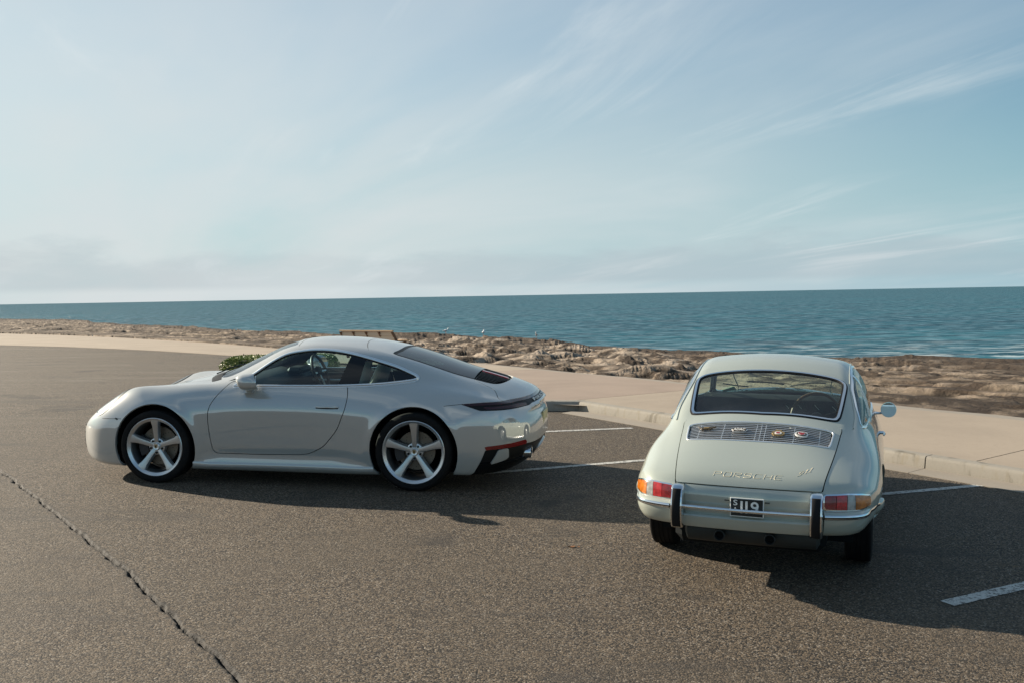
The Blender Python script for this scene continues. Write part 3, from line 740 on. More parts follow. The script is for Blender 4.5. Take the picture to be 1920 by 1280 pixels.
# ---------------------------------------------------------------- the two car bodies as smooth implicit solids
# car frame: X forward from the rear axle, Y left, Z up from the ground (metres)
def make_F_modern():
    TY = [0, .25, .45, .65, .8, .95]
    T = table([-1.2, -.9, -.6, -.2, .4, 1.0, 1.6, 2.1, 2.5, 2.8, 3.1, 3.35, 3.6], TY, [
        [.70, .69, .655, .62, .58, .49], [.858, .845, .808, .77, .72, .59], [.942, .927, .89, .855, .81, .67],
        [.967, .955, .925, .91, .88, .72], [.96, .96, .945, .93, .89, .73], [.95, .95, .945, .93, .885, .73],
        [.95, .95, .94, .92, .88, .73], [.93, .93, .925, .905, .87, .73], [.855, .852, .850, .876, .84, .71],
        [.775, .772, .775, .836, .81, .67], [.68, .68, .675, .675, .64, .54], [.585, .58, .55, .50, .44, .37], [.46, .45, .40, .33, .28, .22]])
    W = table([-1.2, -.6, 0, .5, 1.0, 1.6, 2.0, 2.45, 2.9, 3.3, 3.6], [.08, .25, .40, .60, .75, .90, 1.1], [
        [.84, .87, .89, .89, .86, .80, .70], [.86, .90, .918, .918, .89, .83, .72], [.86, .905, .928, .932, .905, .845, .74],
        [.83, .87, .885, .893, .88, .835, .75], [.80, .845, .860, .872, .866, .828, .75], [.80, .845, .860, .872, .865, .825, .74],
        [.82, .86, .878, .888, .872, .82, .73], [.84, .885, .910, .915, .89, .82, .70], [.84, .885, .905, .90, .86, .78, .66],
        [.82, .86, .87, .86, .81, .73, .6], [.78, .81, .82, .80, .75, .67, .55]])
    xt = curve1([(.05, -.70), (.14, -.86), (.22, -.97), (.30, -1.04), (.40, -1.075), (.50, -1.08), (.60, -1.07), (.70, -1.03), (.78, -.985), (.86, -.95), (1.1, -.85)])
    bow = curve1([(0, 0), (.2, .004), (.4, .022), (.55, .055), (.68, .12), (.78, .22), (.86, .38), (.92, .60), (1.0, 1.0)])
    xn = curve1([(.05, 3.30), (.15, 3.40), (.25, 3.445), (.40, 3.455), (.5, 3.44), (.6, 3.38), (.75, 3.2), (1.0, 2.9)])
    nbow = curve1([(0, 0), (.2, .012), (.4, .06), (.55, .125), (.68, .22), (.78, .34), (.86, .50), (.92, .72), (1.0, 1.1)])
    zb = curve1([(-1.2, .26), (-.9, .17), (-.5, .15), (.4, .125), (2.0, .125), (2.9, .14), (3.3, .17), (3.6, .24)])
    R = curve1([(-1.3, .60), (-1.0, .765), (-.628, .932), (-.476, .988), (-.296, 1.046), (-.018, 1.135), (.261, 1.213), (.50, 1.262), (.75, 1.291), (.95, 1.300), (1.12, 1.297), (1.29, 1.277), (1.45, 1.233), (1.65, 1.146), (1.85, 1.052), (2.05, .952), (2.3, .82), (2.7, .60)])
    G = table([-1.2, -.8, -.4, 0, .5, 1.0, 1.5, 2.0, 2.6], [.8, .95, 1.1, 1.25, 1.4], [
        [.47, .42, .34, .26, .18], [.59, .54, .46, .38, .30], [.685, .635, .555, .475, .39], [.74, .695, .62, .545, .46], [.772, .732, .662, .588, .50],
        [.785, .748, .682, .606, .51], [.78, .742, .676, .60, .505], [.76, .72, .65, .58, .50], [.72, .68, .62, .55, .48]])
    def F(P):
        X, Y, Z = P[:, 0], np.abs(P[:, 1]), P[:, 2]
        w = W(X, Z)
        for xw, zw, r in ((0, .355, .405), (2.448, .342, .392)):      # softly flared arch lips
            d = np.hypot(X - xw, Z - zw)
            w = w + .012 * np.exp(-((d - r - .01) / .045) ** 2) * sstep(.1, .4, Z)
        w = w + .022 * np.exp(-((Z - .165) / .05) ** 2) * sstep(.25, .5, X) * sstep(2.15, 1.95, X)    # side skirt
        w = w - .010 * np.exp(-((Z - .285) / .05) ** 2) * sstep(.45, .8, X) * sstep(2.1, 1.8, X)
        low = smax(Y - w, (Z - T(X, Y)) * .93, .13)
        low = smax(low, (xt(Z) + bow(Y) - X) * .9, .045)
        low = smax(low, (X - xn(Z) + nbow(Y)) * .85, .12)
        low = smax(low, zb(X) - Z, .05)
        ws = sstep(.9, 1.6, X)
        r = R(X + .36 * Y * Y * ws) - (.17 + .05 * sstep(.5, -.6, X)) * Y * Y
        gh = smax((Z - r) * .92, (Y - G(X, Z)) * .92, .13)
        gh = np.maximum(gh, .74 - Z)
        return smin(low, gh, .09)
    return F

def make_F_classic():
    T = table([-1.2, -1.0, -.87, -.7, -.48, -.25, 0, .4, 1.0, 1.6, 2.2, 2.6, 3.0, 3.3], [0, .25, .45, .6, .72, .85], [
        [.40, .40, .39, .37, .33, .25], [.575, .574, .562, .54, .50, .40], [.680, .678, .663, .635, .59, .48], [.758, .755, .738, .705, .655, .54], [.834, .829, .805, .765, .71, .59],
        [.905, .899, .866, .818, .775, .65], [.955, .945, .90, .85, .805, .68], [.95, .945, .91, .87, .82, .69], [.93, .93, .91, .88, .83, .69],
        [.93, .92, .90, .875, .81, .66], [.80, .80, .80, .85, .79, .63], [.70, .70, .72, .80, .73, .58], [.56, .56, .57, .63, .57, .45], [.40, .40, .41, .42, .38, .28]])
    W = table([-1.2, -.9, -.6, -.3, 0, .5, 1.0, 1.6, 2.2, 2.8, 3.3], [.1, .3, .45, .6, .75, .95], [
        [.64, .69, .71, .71, .67, .57], [.67, .715, .738, .738, .70, .60], [.71, .752, .775, .775, .745, .64], [.74, .782, .797, .797, .778, .70],
        [.75, .795, .812, .815, .80, .73], [.73, .785, .805, .812, .80, .75], [.73, .785, .805, .812, .80, .76], [.73, .785, .805, .812, .80, .755],
        [.75, .79, .798, .795, .76, .67], [.69, .735, .75, .735, .69, .57], [.56, .6, .62, .6, .55, .45]])
    xt = curve1([(.1, -.70), (.22, -.82), (.32, -.885), (.42, -.92), (.52, -.935), (.62, -.93), (.72, -.90), (.9, -.80), (1.1, -.7)])
    bow = curve1([(0, 0), (.25, .008), (.45, .03), (.58, .072), (.66, .13), (.72, .22), (.77, .36), (.81, .58), (.9, 1.1)])
    xn = curve1([(.1, 2.95), (.25, 3.08), (.45, 3.13), (.6, 3.08), (.75, 2.95), (1.0, 2.6)])
    nbow = curve1([(0, 0), (.25, .02), (.45, .07), (.6, .15), (.7, .28), (.78, .5), (.9, 1.0)])
    R = curve1([(-1.2, .45), (-.8, .63), (-.4, .815), (-.2, .905), (-.05, .968), (.15, 1.058), (.35, 1.145), (.55, 1.224), (.75, 1.282), (.95, 1.307), (1.12, 1.304), (1.27, 1.272), (1.4, 1.207), (1.6, 1.06), (1.8, .90), (2.2, .6)])
    G = table([-1.0, -.6, -.2, .2, .6, 1.0, 1.4, 1.8, 2.2], [.75, .95, 1.1, 1.25, 1.4], [
        [.40, .35, .29, .23, .17], [.53, .475, .41, .345, .28], [.64, .59, .53, .46, .39], [.70, .66, .600, .53, .44], [.728, .695, .640, .570, .475],
        [.738, .705, .652, .582, .485], [.735, .70, .647, .577, .48], [.71, .66, .59, .515, .44], [.67, .62, .55, .48, .4]])
    zb = curve1([(-1.2, .42), (-.9, .385), (-.6, .37), (-.3, .36), (0, .33), (.35, .20), (.6, .185), (1.2, .18), (2.0, .18), (2.8, .22), (3.3, .3)])
    def F(P):
        X, Y, Z = P[:, 0], np.abs(P[:, 1]), P[:, 2]
        low = smax(Y - W(X, Z), (Z - T(X, Y)) * .92, .14)
        low = smax(low, (xt(Z) + bow(Y) - X) * .88, .06)
        low = smax(low, (X - xn(Z) + nbow(Y)) * .85, .14)
        low = smax(low, zb(X) + .10 * sstep(.52, .76, Y) * sstep(-.25, -.5, X) - Z, .06)
        ws = sstep(.95, 1.5, X)
        r = R(X + .30 * Y * Y * ws) - .16 * Y * Y
        gh = smax((Z - r) * .92, (Y - G(X, Z)) * .92, .10)
        gh = np.maximum(gh, .70 - Z)
        return smin(low, gh, .07)
    return F
# ---------------------------------------------------------------- cutting panels out of the body surface
def car_matrix(o, fw, lf):
    fw, lf = np.array(fw), np.array(lf); up = np.cross(fw, lf); m = np.eye(4)
    m[:3, 0] = fw; m[:3, 1] = lf; m[:3, 2] = up; m[:3, 3] = np.array(o) + [0, 0, EYE]
    return Matrix(m.tolist())
def piece_arrays(F, Mh, off=0., flange=.014):
    v, t = Mh['v'], Mh['t']; n = nrm(grad(F, v)); V = v + n * off
    if flange:
        e = np.concatenate([t[:, [0, 1]], t[:, [1, 2]], t[:, [2, 0]]])
        key = np.minimum(e[:, 0], e[:, 1]) * len(v) + np.maximum(e[:, 0], e[:, 1])
        u, first, cnt = np.unique(key, return_index=True, return_counts=True)
        b = e[first[cnt == 1]]
        seam = (np.abs(v[b[:, 0], 1]) < 1e-4) & (np.abs(v[b[:, 1], 1]) < 1e-4); b = b[~seam]
        if len(b):
            w, inv = np.unique(b, return_inverse=True); inv = inv.reshape(-1, 2); k = len(V); c = len(w)
            top = V[w]; bot = top - n[w] * flange
            a0, a1 = inv[:, 0] + k, inv[:, 1] + k
            ft = np.concatenate([np.stack([a1, a0, a0 + c], 1), np.stack([a1, a0 + c, a1 + c], 1)])
            V = np.concatenate([V, top, bot])
            fn = np.cross(V[ft[:, 1]] - V[ft[:, 0]], V[ft[:, 2]] - V[ft[:, 0]])
            an = np.zeros((2 * c, 3))
            for q in range(3):
                for ax in range(3): an[:, ax] += np.bincount(ft[:, q] - k, fn[:, ax], 2 * c)
            n = np.concatenate([n, nrm(an)]); t = np.concatenate([t, ft])
    return V, t, n
def mir(V, t, n): return V * [1, -1, 1], t[:, ::-1], n * [1, -1, 1]
def joinp(a, b): return np.concatenate([a[0], b[0]]), np.concatenate([a[1], b[1] + len(a[0])]), np.concatenate([a[2], b[2]])
def side_parts(F, Mh, name, mt, par, off=0., flange=.014):
    if len(Mh['t']) == 0: return []
    a = piece_arrays(F, Mh, off, flange); out = []
    for q in (a, mir(*a)): out.append(obj(name, make_mesh(name, q[0], q[1], q[2]), mt, par))
    return out
def centre_part(F, Mh, name, mt, par, off=0., flange=.014):
    a = piece_arrays(F, Mh, off, flange); q = joinp(a, mir(*a))
    return obj(name, make_mesh(name, q[0], q[1], q[2]), mt, par)
def cut(Mh, fn): return split(Mh, fn(Mh['v']))
def cut_gap(Mh, fn, g=.0025):
    """(inside, outside) with a gap of 2g between them"""
    a, _ = split(Mh, fn(Mh['v']) + g); _, b = split(Mh, fn(Mh['v']) - g); return a, b
def drape(F, P, d, off=.0):
    """slide points along direction d until they meet the surface, then lift by off along its normal"""
    P = np.array(P, float).copy(); d = np.array(d, float)
    for _ in range(160):
        f = F(P); P += d * np.clip(f * .6, -.02, .06)[:, None]
    n = nrm(grad(F, P)); return P + n * off, n
def text_mesh(body, size=1., bold=0.):
    c = bpy.data.curves.new('t', 'FONT'); c.body = body; c.size = size; c.resolution_u = 3; c.offset = bold
    o = bpy.data.objects.new('t', c); COL.objects.link(o)
    me = o.to_mesh(); v = np.array([q.co[:] for q in me.vertices]); f = [tuple(p.vertices) for p in me.polygons]
    o.to_mesh_clear(); bpy.data.objects.remove(o); bpy.data.curves.remove(c)
    return v[:, :2], f
def drape_text(F, body, name, mt, par, org, ax_u, ax_v, d, width=None, height=None, off=.003, bold=0., slant=0.):
    v, f = text_mesh(body, 1., bold); lo, hi = v.min(0), v.max(0); v = (v - (lo + hi) / 2) / (hi - lo)
    v = v * [width, height]; v[:, 0] += v[:, 1] * slant
    P = np.array(org) + v[:, :1] * np.array(ax_u) + v[:, 1:] * np.array(ax_v)
    Q, n = drape(F, P, d, off); Q2 = Q - n * off * .9; k = len(Q)
    from collections import Counter
    ec = Counter((q[i], q[(i + 1) % len(q)]) for q in f for i in range(len(q)))
    fs = list(f) + [(b, a, a + k, b + k) for (a, b) in ec if (b, a) not in ec]
    me = make_mesh(name, np.concatenate([Q, Q2]), fs, smooth=False)
    return obj(name, me, mt, par)
def strip_along(F, pts, d, width, height, off=.0, up=(0, 0, 1)):
    """raised bar laid on the surface along a draped path"""
    Q, n = drape(F, pts, d, off); T = nrm(np.gradient(Q, axis=0)); B = nrm(np.cross(n, T))
    rings = [[q - b * width / 2 - m * .004, q - b * width / 2 + m * height * .6, q - b * width * .3 + m * height, q + b * width * .3 + m * height, q + b * width / 2 + m * height * .6, q + b * width / 2 - m * .004] for q, m, b in zip(Q, n, B)]
    v, f = loft(rings); return MB().add(v, f)
def seam(F, pts, d, name, par, w=.0045, both=True):
    """shut line: a narrow dark sunken-looking rubber joint laid in the surface"""
    mb = strip_along(F, np.array(pts), d, w, .0006)
    return mb.both(name, M['pipe_in'], par, angle=180) if both else mb.build(name, M['pipe_in'], par, angle=180)

def lining(F, pieces, name, par, d=.035, lo=(-.75, .18), hi=2.2):
    V = []; T = []; Nn = []; k = 0
    for Mh in pieces:
        c = Mh['v'][Mh['t']].mean(1); m = (c[:, 0] > lo[0]) & (c[:, 0] < hi) & (c[:, 2] > lo[1])
        if not m.any(): continue
        q = compact(Mh['v'], Mh['t'][m]); n = nrm(grad(F, q['v']))
        V.append(q['v'] - n * d); T.append(q['t'][:, ::-1] + k); Nn.append(-n); k += len(q['v'])
    a = (np.concatenate(V), np.concatenate(T), np.concatenate(Nn)); q = joinp(a, mir(*a))
    return obj(name, make_mesh(name, q[0], q[1], q[2]), M['lining'], par)

# ---------------------------------------------------------------- wheels (axis Y, outer face towards +Y)
def tyre_mb(R, rim, w):
    h = R - rim; p = []
    for a, b in ((0, .30), (.06, .44), (.30, .52), (.62, .525), (.86, .49), (.96, .455), (1., .40), (1, .31), (.975, .305), (.975, .27), (1, .265), (1, .10), (.975, .095), (.975, .06), (1, .055)):
        p.append((rim - .012 + (h + .012) * a, w * (b - .5) ))
    q = [(r, -w - (y)) for r, y in p[::-1]]
    return MB().lathe(p + q, 72, caps=False)
def copy_wheel(src, par, loc, side, name='wheel'):
    def cp_(o, pr):
        c = o.copy(); COL.objects.link(c); c.parent = pr
        for ch in o.children: cp_(ch, c)
        return c
    w = cp_(src, par); w.location = loc; w.rotation_euler = (0, 0, 0 if side > 0 else math.pi); return w
def alloy_wheel(par, R, rim, w, loc, disc_r):
    wh = obj('wheel', MB().lathe([(rim, -w), (rim - .02, -w + .004), (rim - .045, -w + .05), (rim - .042, -.06), (rim - .034, -.03)], 72, caps=False).build('x', None).data, M['alloy_dark'], par)
    bpy.data.objects.remove(bpy.data.objects['x']); wh.data.name = 'wheel'; wh.location = loc
    t = tyre_mb(R, rim, w).build('tyre', M['tyre'], wh, angle=28); t.location = (0, 0, 0)
    MB().lathe([(rim - .034, -.035), (rim - .030, -.016), (rim - .014, -.003), (rim - .005, .003), (rim + .001, -.001), (rim + .002, -.02)], 96, caps=False).build('rim', M['alloy'], wh)
    for k in range(5):
        a = math.pi / 2 + k * 2 * math.pi / 5; ca, sa = math.cos(a), math.sin(a); rings = []
        for r, hw, y, dp in ((.028, .018, -.048, .03), (.050, .0205, -.042, .03), (.085, .0215, -.036, .036), (.14, .0235, -.028, .036), (.20, .029, -.019, .036), (rim - .045, .036, -.013, .03), (rim - .022, .040, -.011, .025)):
            ring = []
            for u, yy in ((-hw - .010, y - dp), (-hw - .004, y - .012), (-hw + .002, y - .001), (-hw * .5, y + .0008), (hw * .5, y + .0008), (hw - .002, y - .001), (hw + .004, y - .012), (hw + .010, y - dp)):
                ring.append((r * ca - u * sa, yy, r * sa + u * ca))
            rings.append(ring)
        v, f = loft(rings); MB().add(v, f).build('spoke', M['alloy'], wh, angle=30)
    hub = MB().lathe([(.078, -.10), (.078, -.052), (.070, -.047), (.036, -.045), (.034, -.038)], 48).build('hub', M['alloy'], wh)
    for k in range(5):
        a = -math.pi / 2 + k * 2 * math.pi / 5; c = (.058 * math.cos(a), 0, .058 * math.sin(a))
        MB().lathe([(.0115, -.05), (.0115, -.036), (.006, -.034), (0, -.034)], 6, c=c).build('lug_nut', M['black'], wh)
    cap = MB().lathe([(.034, -.045), (.033, -.033), (.029, -.029), (.026, -.0305), (0, -.0295)], 32).build('centre_cap', M['satin'], wh)
    sh = [(-.012, .017), (.012, .017), (.0125, .0), (.009, -.011), (0, -.018), (-.009, -.011), (-.0125, 0)]
    MB().prism([(x, z) for x, z in sh][::-1], -.0305, -.0275, 'y').build('crest', M['gold'], wh, smooth=False)
    MB().prism([(x * .42, z * .42) for x, z in sh][::-1], -.0285, -.0265, 'y').build('crest_shield', M['black'], wh, smooth=False)
    d = MB().lathe([(.08, -.115), (disc_r, -.115), (disc_r, -.145), (.08, -.145)], 64).build('brake_disc', M['disc'], wh, angle=30)
    dh = MB()
    for k in range(40):
        a = k * 2 * math.pi / 40; r = disc_r * (.62 + .11 * (k % 4)); dh.lathe([(.004, -.1165), (.004, -.1135), (0, -.1135)], 6, c=(r * math.cos(a), 0, r * math.sin(a)))
    dh.build('drilled_holes', M['black'], wh)['kind'] = 'stuff'
    pr = [(disc_r * .62 * math.cos(q), disc_r * .62 * math.sin(q)) for q in np.linspace(-.55, .55, 7)] + [((disc_r + .018) * math.cos(q), (disc_r + .018) * math.sin(q)) for q in np.linspace(.55, -.55, 7)]
    MB().prism(pr[::-1], -.17, -.085, 'y').build('brake_caliper', M['caliper'], wh, angle=40)
    return wh

def drape_word(F, body, name, mt, par, org, ax_u, ax_v, d, width, height, **k):
    """letters one by one, spread over the width"""
    g = empty(name); g.parent = par; n = len(body); p = width / n
    for i, ch in enumerate(body):
        if ch == ' ': continue
        drape_text(F, ch, 'letter', mt, g, np.array(org) + np.array(ax_u) * (i - (n - 1) / 2) * p, ax_u, ax_v, d, p * .76, height, **k)
    return g
# ---------------------------------------------------------------- modern pale grey coupe
def build_modern():
    F = make_F_modern(); par = empty('modern_coupe', car_matrix([-0.76699, 10.07419, -1.69492], [-0.98917, 0.14501, 0.0227], [-0.14568, -0.98885, -0.03097]))
    tag(par, 'pale grey modern sports coupe with silver five spoke alloy wheels', 'car')
    Mh = surface_net(F, (-1.2, -.06, .06), (3.6, 1.02, 1.36), .019)
    Mh = cut(Mh, lambda v: -v[:, 1])[0]
    Mh['v'][np.abs(Mh['v'][:, 1]) < 2e-4, 1] = 0
    sxz = lambda v: v[:, [0, 2]]; sxy = lambda v: v[:, [0, 1]]; syz = lambda v: v[:, [1, 2]]
    ell = lambda v: np.stack([v[:, 1] + .6 * np.maximum(0, v[:, 0] + .95), v[:, 2]], 1)      # wraps round the tail corner
    # wheel openings
    for xw, zw, r in ((0, .355, .405), (2.448, .342, .392)):
        Mh = cut(Mh, lambda v: np.maximum(np.hypot(v[:, 0] - xw, v[:, 2] - zw) - r, .50 - v[:, 1]))[1]
    # side glass
    dlo = smooth_poly([(1.695, .900), (1.49, .906), (1.10, .911), (.68, .921), (.40, .935), (.20, .953), (.05, .972), (.012, .988), (.03, 1.005), (.08, 1.028), (.24, 1.088), (.51, 1.16), (.70, 1.199), (.86, 1.2175), (1.0, 1.219), (1.13, 1.207), (1.265, 1.178), (1.395, 1.112), (1.56, .998), (1.66, .927), (1.70, .905)], 5)
    D = lambda v: np.where(v[:, 1] > .3, sdpoly(sxz(v), dlo), 1.)
    G, Mh = cut(Mh, D)
    ring, Mh = cut(Mh, lambda v: D(v) - .016)
    side_parts(F, ring, 'window_trim', M['satin'], par, .0035, .012)
    tp = drape(F, np.column_stack([dlo[:, 0], np.full(len(dlo), 1.0), dlo[:, 1]]), (0, -1, 0), .0045)[0]
    MB().tube(tp, .0105, 8, closed=True).both('window_moulding', M['satin'], par)
    seal = cut(G, lambda v: -.011 - D(v))[0]; gl = cut(G, lambda v: D(v) + .011)[0]
    side_parts(F, seal, 'window_seal', M['gloss_black'], par, -.004, .01)
    bp = np.array([(.735, .80), (.735, .915), (.625, 1.25), (.490, 1.25), (.545, .93), (.545, .80)])
    pil, gl = cut(gl, lambda v: sdpoly(sxz(v), bp))
    side_parts(F, pil, 'centre_pillar', M['gloss_black'], par, -.005, .01)
    rear, front = cut(gl, lambda v: v[:, 0] - .62)
    side_parts(F, front, 'door_window', M['glass'], par, -.006, 0); side_parts(F, rear, 'quarter_window', M['glass'], par, -.006, 0)
    # windscreen
    wsp = mirror_poly(smooth_poly([(1.30, 0), (1.275, .26), (1.235, .40), (1.30, .44), (1.50, .485), (1.70, .525), (1.86, .555), (1.95, .50), (2.02, .36), (2.075, .18), (2.09, 0)], 5, False))
    WS = lambda v: np.where(v[:, 2] > .8, sdpoly(sxy(v), wsp), 1.)
    w, Mh = cut(Mh, WS); fr = cut(w, lambda v: -.018 - WS(v))[0]; w = cut(w, lambda v: WS(v) + .018)[0]
    centre_part(F, fr, 'windscreen_seal', M['gloss_black'], par, -.003, .01); centre_part(F, w, 'windscreen', M['glass'], par, -.005, 0)
    # rear screen with the engine grille below it
    rwp = mirror_poly(smooth_poly([(.285, 0), (.283, .25), (.302, .41), (.27, .458), (.15, .466), (-.25, .452), (-.50, .430), (-.60, .418), (-.66, .385), (-.705, .31), (-.738, .18), (-.752, 0)], 5, False))
    RW = lambda v: np.where(v[:, 2] > .8, sdpoly(sxy(v), rwp), 1.)
    r, Mh = cut(Mh, RW); gr, r = cut(r, lambda v: v[:, 0] + .46)
    fr = cut(r, lambda v: -.034 - RW(v))[0]; r = cut(r, lambda v: RW(v) + .034)[0]
    centre_part(F, fr, 'rear_window_seal', M['black'], par, -.002, .012); centre_part(F, r, 'rear_window', M['glass_rear'], par, -.003, 0)
    gp = centre_part(F, gr, 'engine_grille', M['gloss_black'], par, -.022, 0)
    for k in range(-9, 10):
        if abs(k) < 2: continue
        y = k * .0435; xs = np.linspace(-.475, -.745 + .9 * y * y - (.0 if abs(y) < .3 else .25 * (abs(y) - .3)), 10)
        strip_along(F, np.column_stack([xs, np.full(10, y), np.full(10, 1.3)]), (0, 0, -1), .020, .006, -.010).build('slat', M['black'], gp, angle=50)
    strip_along(F, np.column_stack([np.linspace(-.47, -.72, 8), np.zeros(8), np.full(8, 1.3)]), (0, 0, -1), .055, .007, -.008).build('high_brake_light', M['red_bright'], par, angle=50)
    # shut lines that part the shell into panels
    door = round_poly([(1.76, .935), (1.80, .888), (1.872, .80), (1.912, .73), (1.930, .665), (1.928, .58), (1.918, .46), (1.891, .288), (1.40, .284), (1.06, .292), (.975, .306), (.84, .375), (.707, .534), (.631, .728), (.619, .833), (.632, .90), (.644, .96), (1.1, .96)], .05, 4)
    DR = lambda v: np.where(v[:, 1] > .5, sdpoly(sxz(v), door), 1.)
    d, Mh = cut_gap(Mh, DR, .0036); dd = side_parts(F, d, 'door', M['chalk'], par, 0, .02)
    hood = mirror_poly(smooth_poly([(2.115, 0), (2.10, .25), (2.03, .48), (2.06, .545), (2.35, .53), (2.7, .485), (3.0, .43), (3.15, .36), (3.23, .22), (3.26, 0)], 5, False))
    HD = lambda v: np.where(v[:, 2] > .45, sdpoly(sxy(v), hood), 1.)
    h, Mh = cut_gap(Mh, HD, .0035); centre_part(F, h, 'bonnet', M['chalk'], par, 0, .02)
    # light band right across the tail
    band = np.concatenate([np.array([(-1.174, .786), (-1.0, .799), (-.6, .808), (0, .811)]), np.array([(.6, .808), (1.0, .799), (1.174, .786), (1.075, .730), (.9, .730), (.66, .737), (.50, .742), (.43, .753), (0, .757), (-.43, .753), (-.5, .742), (-.66, .737), (-.9, .730), (-1.075, .730)])])
    BD = lambda v: np.where(v[:, 0] < -.2, sdpoly(ell(v), band), 1.)
    lb, Mh = cut(Mh, BD)
    up, dn = cut(lb, lambda v: .789 - v[:, 2] - .03 * np.maximum(0, ell(v)[:, 0] - .6))
    centre_part(F, dn, 'tail_lamp_band', M['black'], par, -.006, .006)
    centre_part(F, up, 'light_strip', M['dark_red'], par, -.003, .008)
    lamp = round_poly([(.52, .746), (1.02, .741), (1.05, .762), (.60, .772), (.50, .768)], .006, 3)
    L1 = cut(dn, lambda v: sdpoly(ell(v), lamp))[0]
    if len(L1['t']): side_parts(F, L1, 'tail_lamp', M['dark_red'], par, -.002, .004)
    # engine lid
    lid = mirror_poly(smooth_poly([(-.40, 0), (-.42, .35), (-.50, .452), (-.585, .500), (-.66, .535), (-.70, .60), (-.72, .66), (-.76, .70), (-.85, .70), (-1.0, .68), (-1.1, .4), (-1.1, 0)], 5, False))
    LD = lambda v: np.where(v[:, 2] > .80, sdpoly(sxy(v), lid), 1.)
    l, Mh = cut_gap(Mh, LD, .0032); centre_part(F, l, 'engine_lid', M['chalk'], par, 0, .02)
    # rear apron
    refl = np.array([(1.072, .410), (1.05, .418), (.662, .456), (.632, .420), (.66, .414), (1.055, .385)])
    RF = lambda v: np.where((v[:, 0] < -.3), sdpoly(ell(v), refl), 1.)
    rf, Mh = cut(Mh, RF); side_parts(F, rf, 'rear_reflector', M['reflector_red'], par, .002, .01)
    vent = np.array([(1.066, .400), (1.088, .16), (.95, .10), (-.95, .10), (-1.0, .25), (-.6, .40), (.0, .40), (.62, .415)])
    vent = np.concatenate([[(1.062, .384), (1.10, .225), (1.12, .10), (-.6, .10), (-.6, .415), (.632, .418)]])
    VN = lambda v: np.where((v[:, 0] < -.45), sdpoly(ell(v), vent), 1.)
    vn, Mh = cut(Mh, VN)
    ins = round_poly([(.955, .384), (.862, .395), (.842, .308), (.885, .285), (1.0, .252)], .008, 3)
    iv, vn2 = cut(vn, lambda v: sdpoly(ell(v), ins)); side_parts(F, iv, 'apron_insert', M['chalk'], par, .004, .02)
    lip = lambda v: (v[:, 2] - (.262 + .05 * sstep(.9, .3, ell(v)[:, 0])))
    low, vn3 = cut(vn2, lip); centre_part(F, vn3, 'diffuser', M['black'], par, -.025, .0); centre_part(F, low, 'diffuser_lip', M['gloss_black'], par, -.004, .025)
    body = centre_part(F, Mh, 'body_shell', M['chalk'], par, 0, .02)
    lining(F, [Mh, d], 'cabin_lining', par)
    # apron seam and lower door crease
    def ellp(l, z): return [(-1.3 if l < .8 else -.4, l, z)]
    seam(F, [(x, 1.05, z) for x, z in zip(np.linspace(-.44, -.27, 8), np.linspace(.786, .768, 8))], (0, -1, 0), 'panel_seam', par)
    seam(F, [(x, 1.05, z) for x, z in zip(np.linspace(2.775, 3.0, 8), np.linspace(.590, .578, 8))], (0, -1, 0), 'panel_seam', par)
    seam(F, [(x, .0 + y, 1.5) for x, y in zip(np.full(9, .62) - .10 * np.linspace(0, 1, 9) ** 2, np.linspace(0, .49, 9))], (0, 0, -1), 'roof_seam', par, .006)
    seam(F, [(x, y, 1.5) for x, y in zip(np.full(9, 1.245) - .22 * np.linspace(0, .48, 9) ** 2, np.linspace(0, .48, 9))], (0, 0, -1), 'roof_seam', par, .006)
    P = np.column_stack([np.linspace(2.086, .372, 40), np.full(40, 1.1), np.full(40, .185)]); strip_along(F, P, (0, -1, 0), .045, .014).both('side_skirt', M['chalk'], par, angle=40)
    # lettering
    drape_word(F, 'PORSCHE', 'tail_lettering', M['badge_white'], par, (-1.4, 0, .7715), (0, -1, 0), (0, 0, 1), (1, 0, 0), .66, .022, off=.004, bold=.012)
    drape_word(F, 'Carrera', 'model_script', M['satin'], par, (-1.4, 0, .690), (0, -1, 0), (0, 0, 1), (1, 0, 0), .24, .024, off=.003, slant=.25)
    # number plate
    pp, _ = drape(F, [(-1.4, 0, .575)], (1, 0, 0)); x0 = pp[0, 0] + .005
    pl = MB().box((x0, 0, .575), (.012, .340, .120), bev=.003).build('number_plate', M['plate_yellow'], par, smooth=False)
    MB().box((x0 - .0065, 0, .575), (.002, .328, .108), bev=.0008).build('plate_face', M['plate_yellow'], pl, smooth=False)
    # handle
    hp, hn = drape(F, [(.798, 1.1, .738)], (0, -1, 0)); hy = hp[0, 1]
    hd = smooth_poly([(.912, .733), (.885, .747), (.80, .755), (.71, .752), (.688, .738), (.71, .728), (.80, .727), (.88, .727)], 4)
    for s, dr in ((1, dd[0]), (-1, dd[1])):
        mb = MB()
        rows = []
        for sc, o_ in ((1.0, .001), (.97, .007), (.85, .0125), (.4, .0145)):
            c = hd.mean(0); P = np.column_stack([c[0] + (hd[:, 0] - c[0]) * sc, np.full(len(hd), 1.1), c[1] + (hd[:, 1] - c[1]) * sc])
            rows.append(drape(F, P, (0, -1, 0), o_)[0])
        v, f = loft(rows); mb.add(v, f).build('handle', M['chalk'], dr, mirror=s < 0)
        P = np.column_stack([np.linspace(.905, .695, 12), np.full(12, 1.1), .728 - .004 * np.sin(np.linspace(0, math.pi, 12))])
        strip_along(F, P, (0, -1, 0), .011, .001).build('handle_shadow_gap', M['pipe_in'], dr, mirror=s < 0)
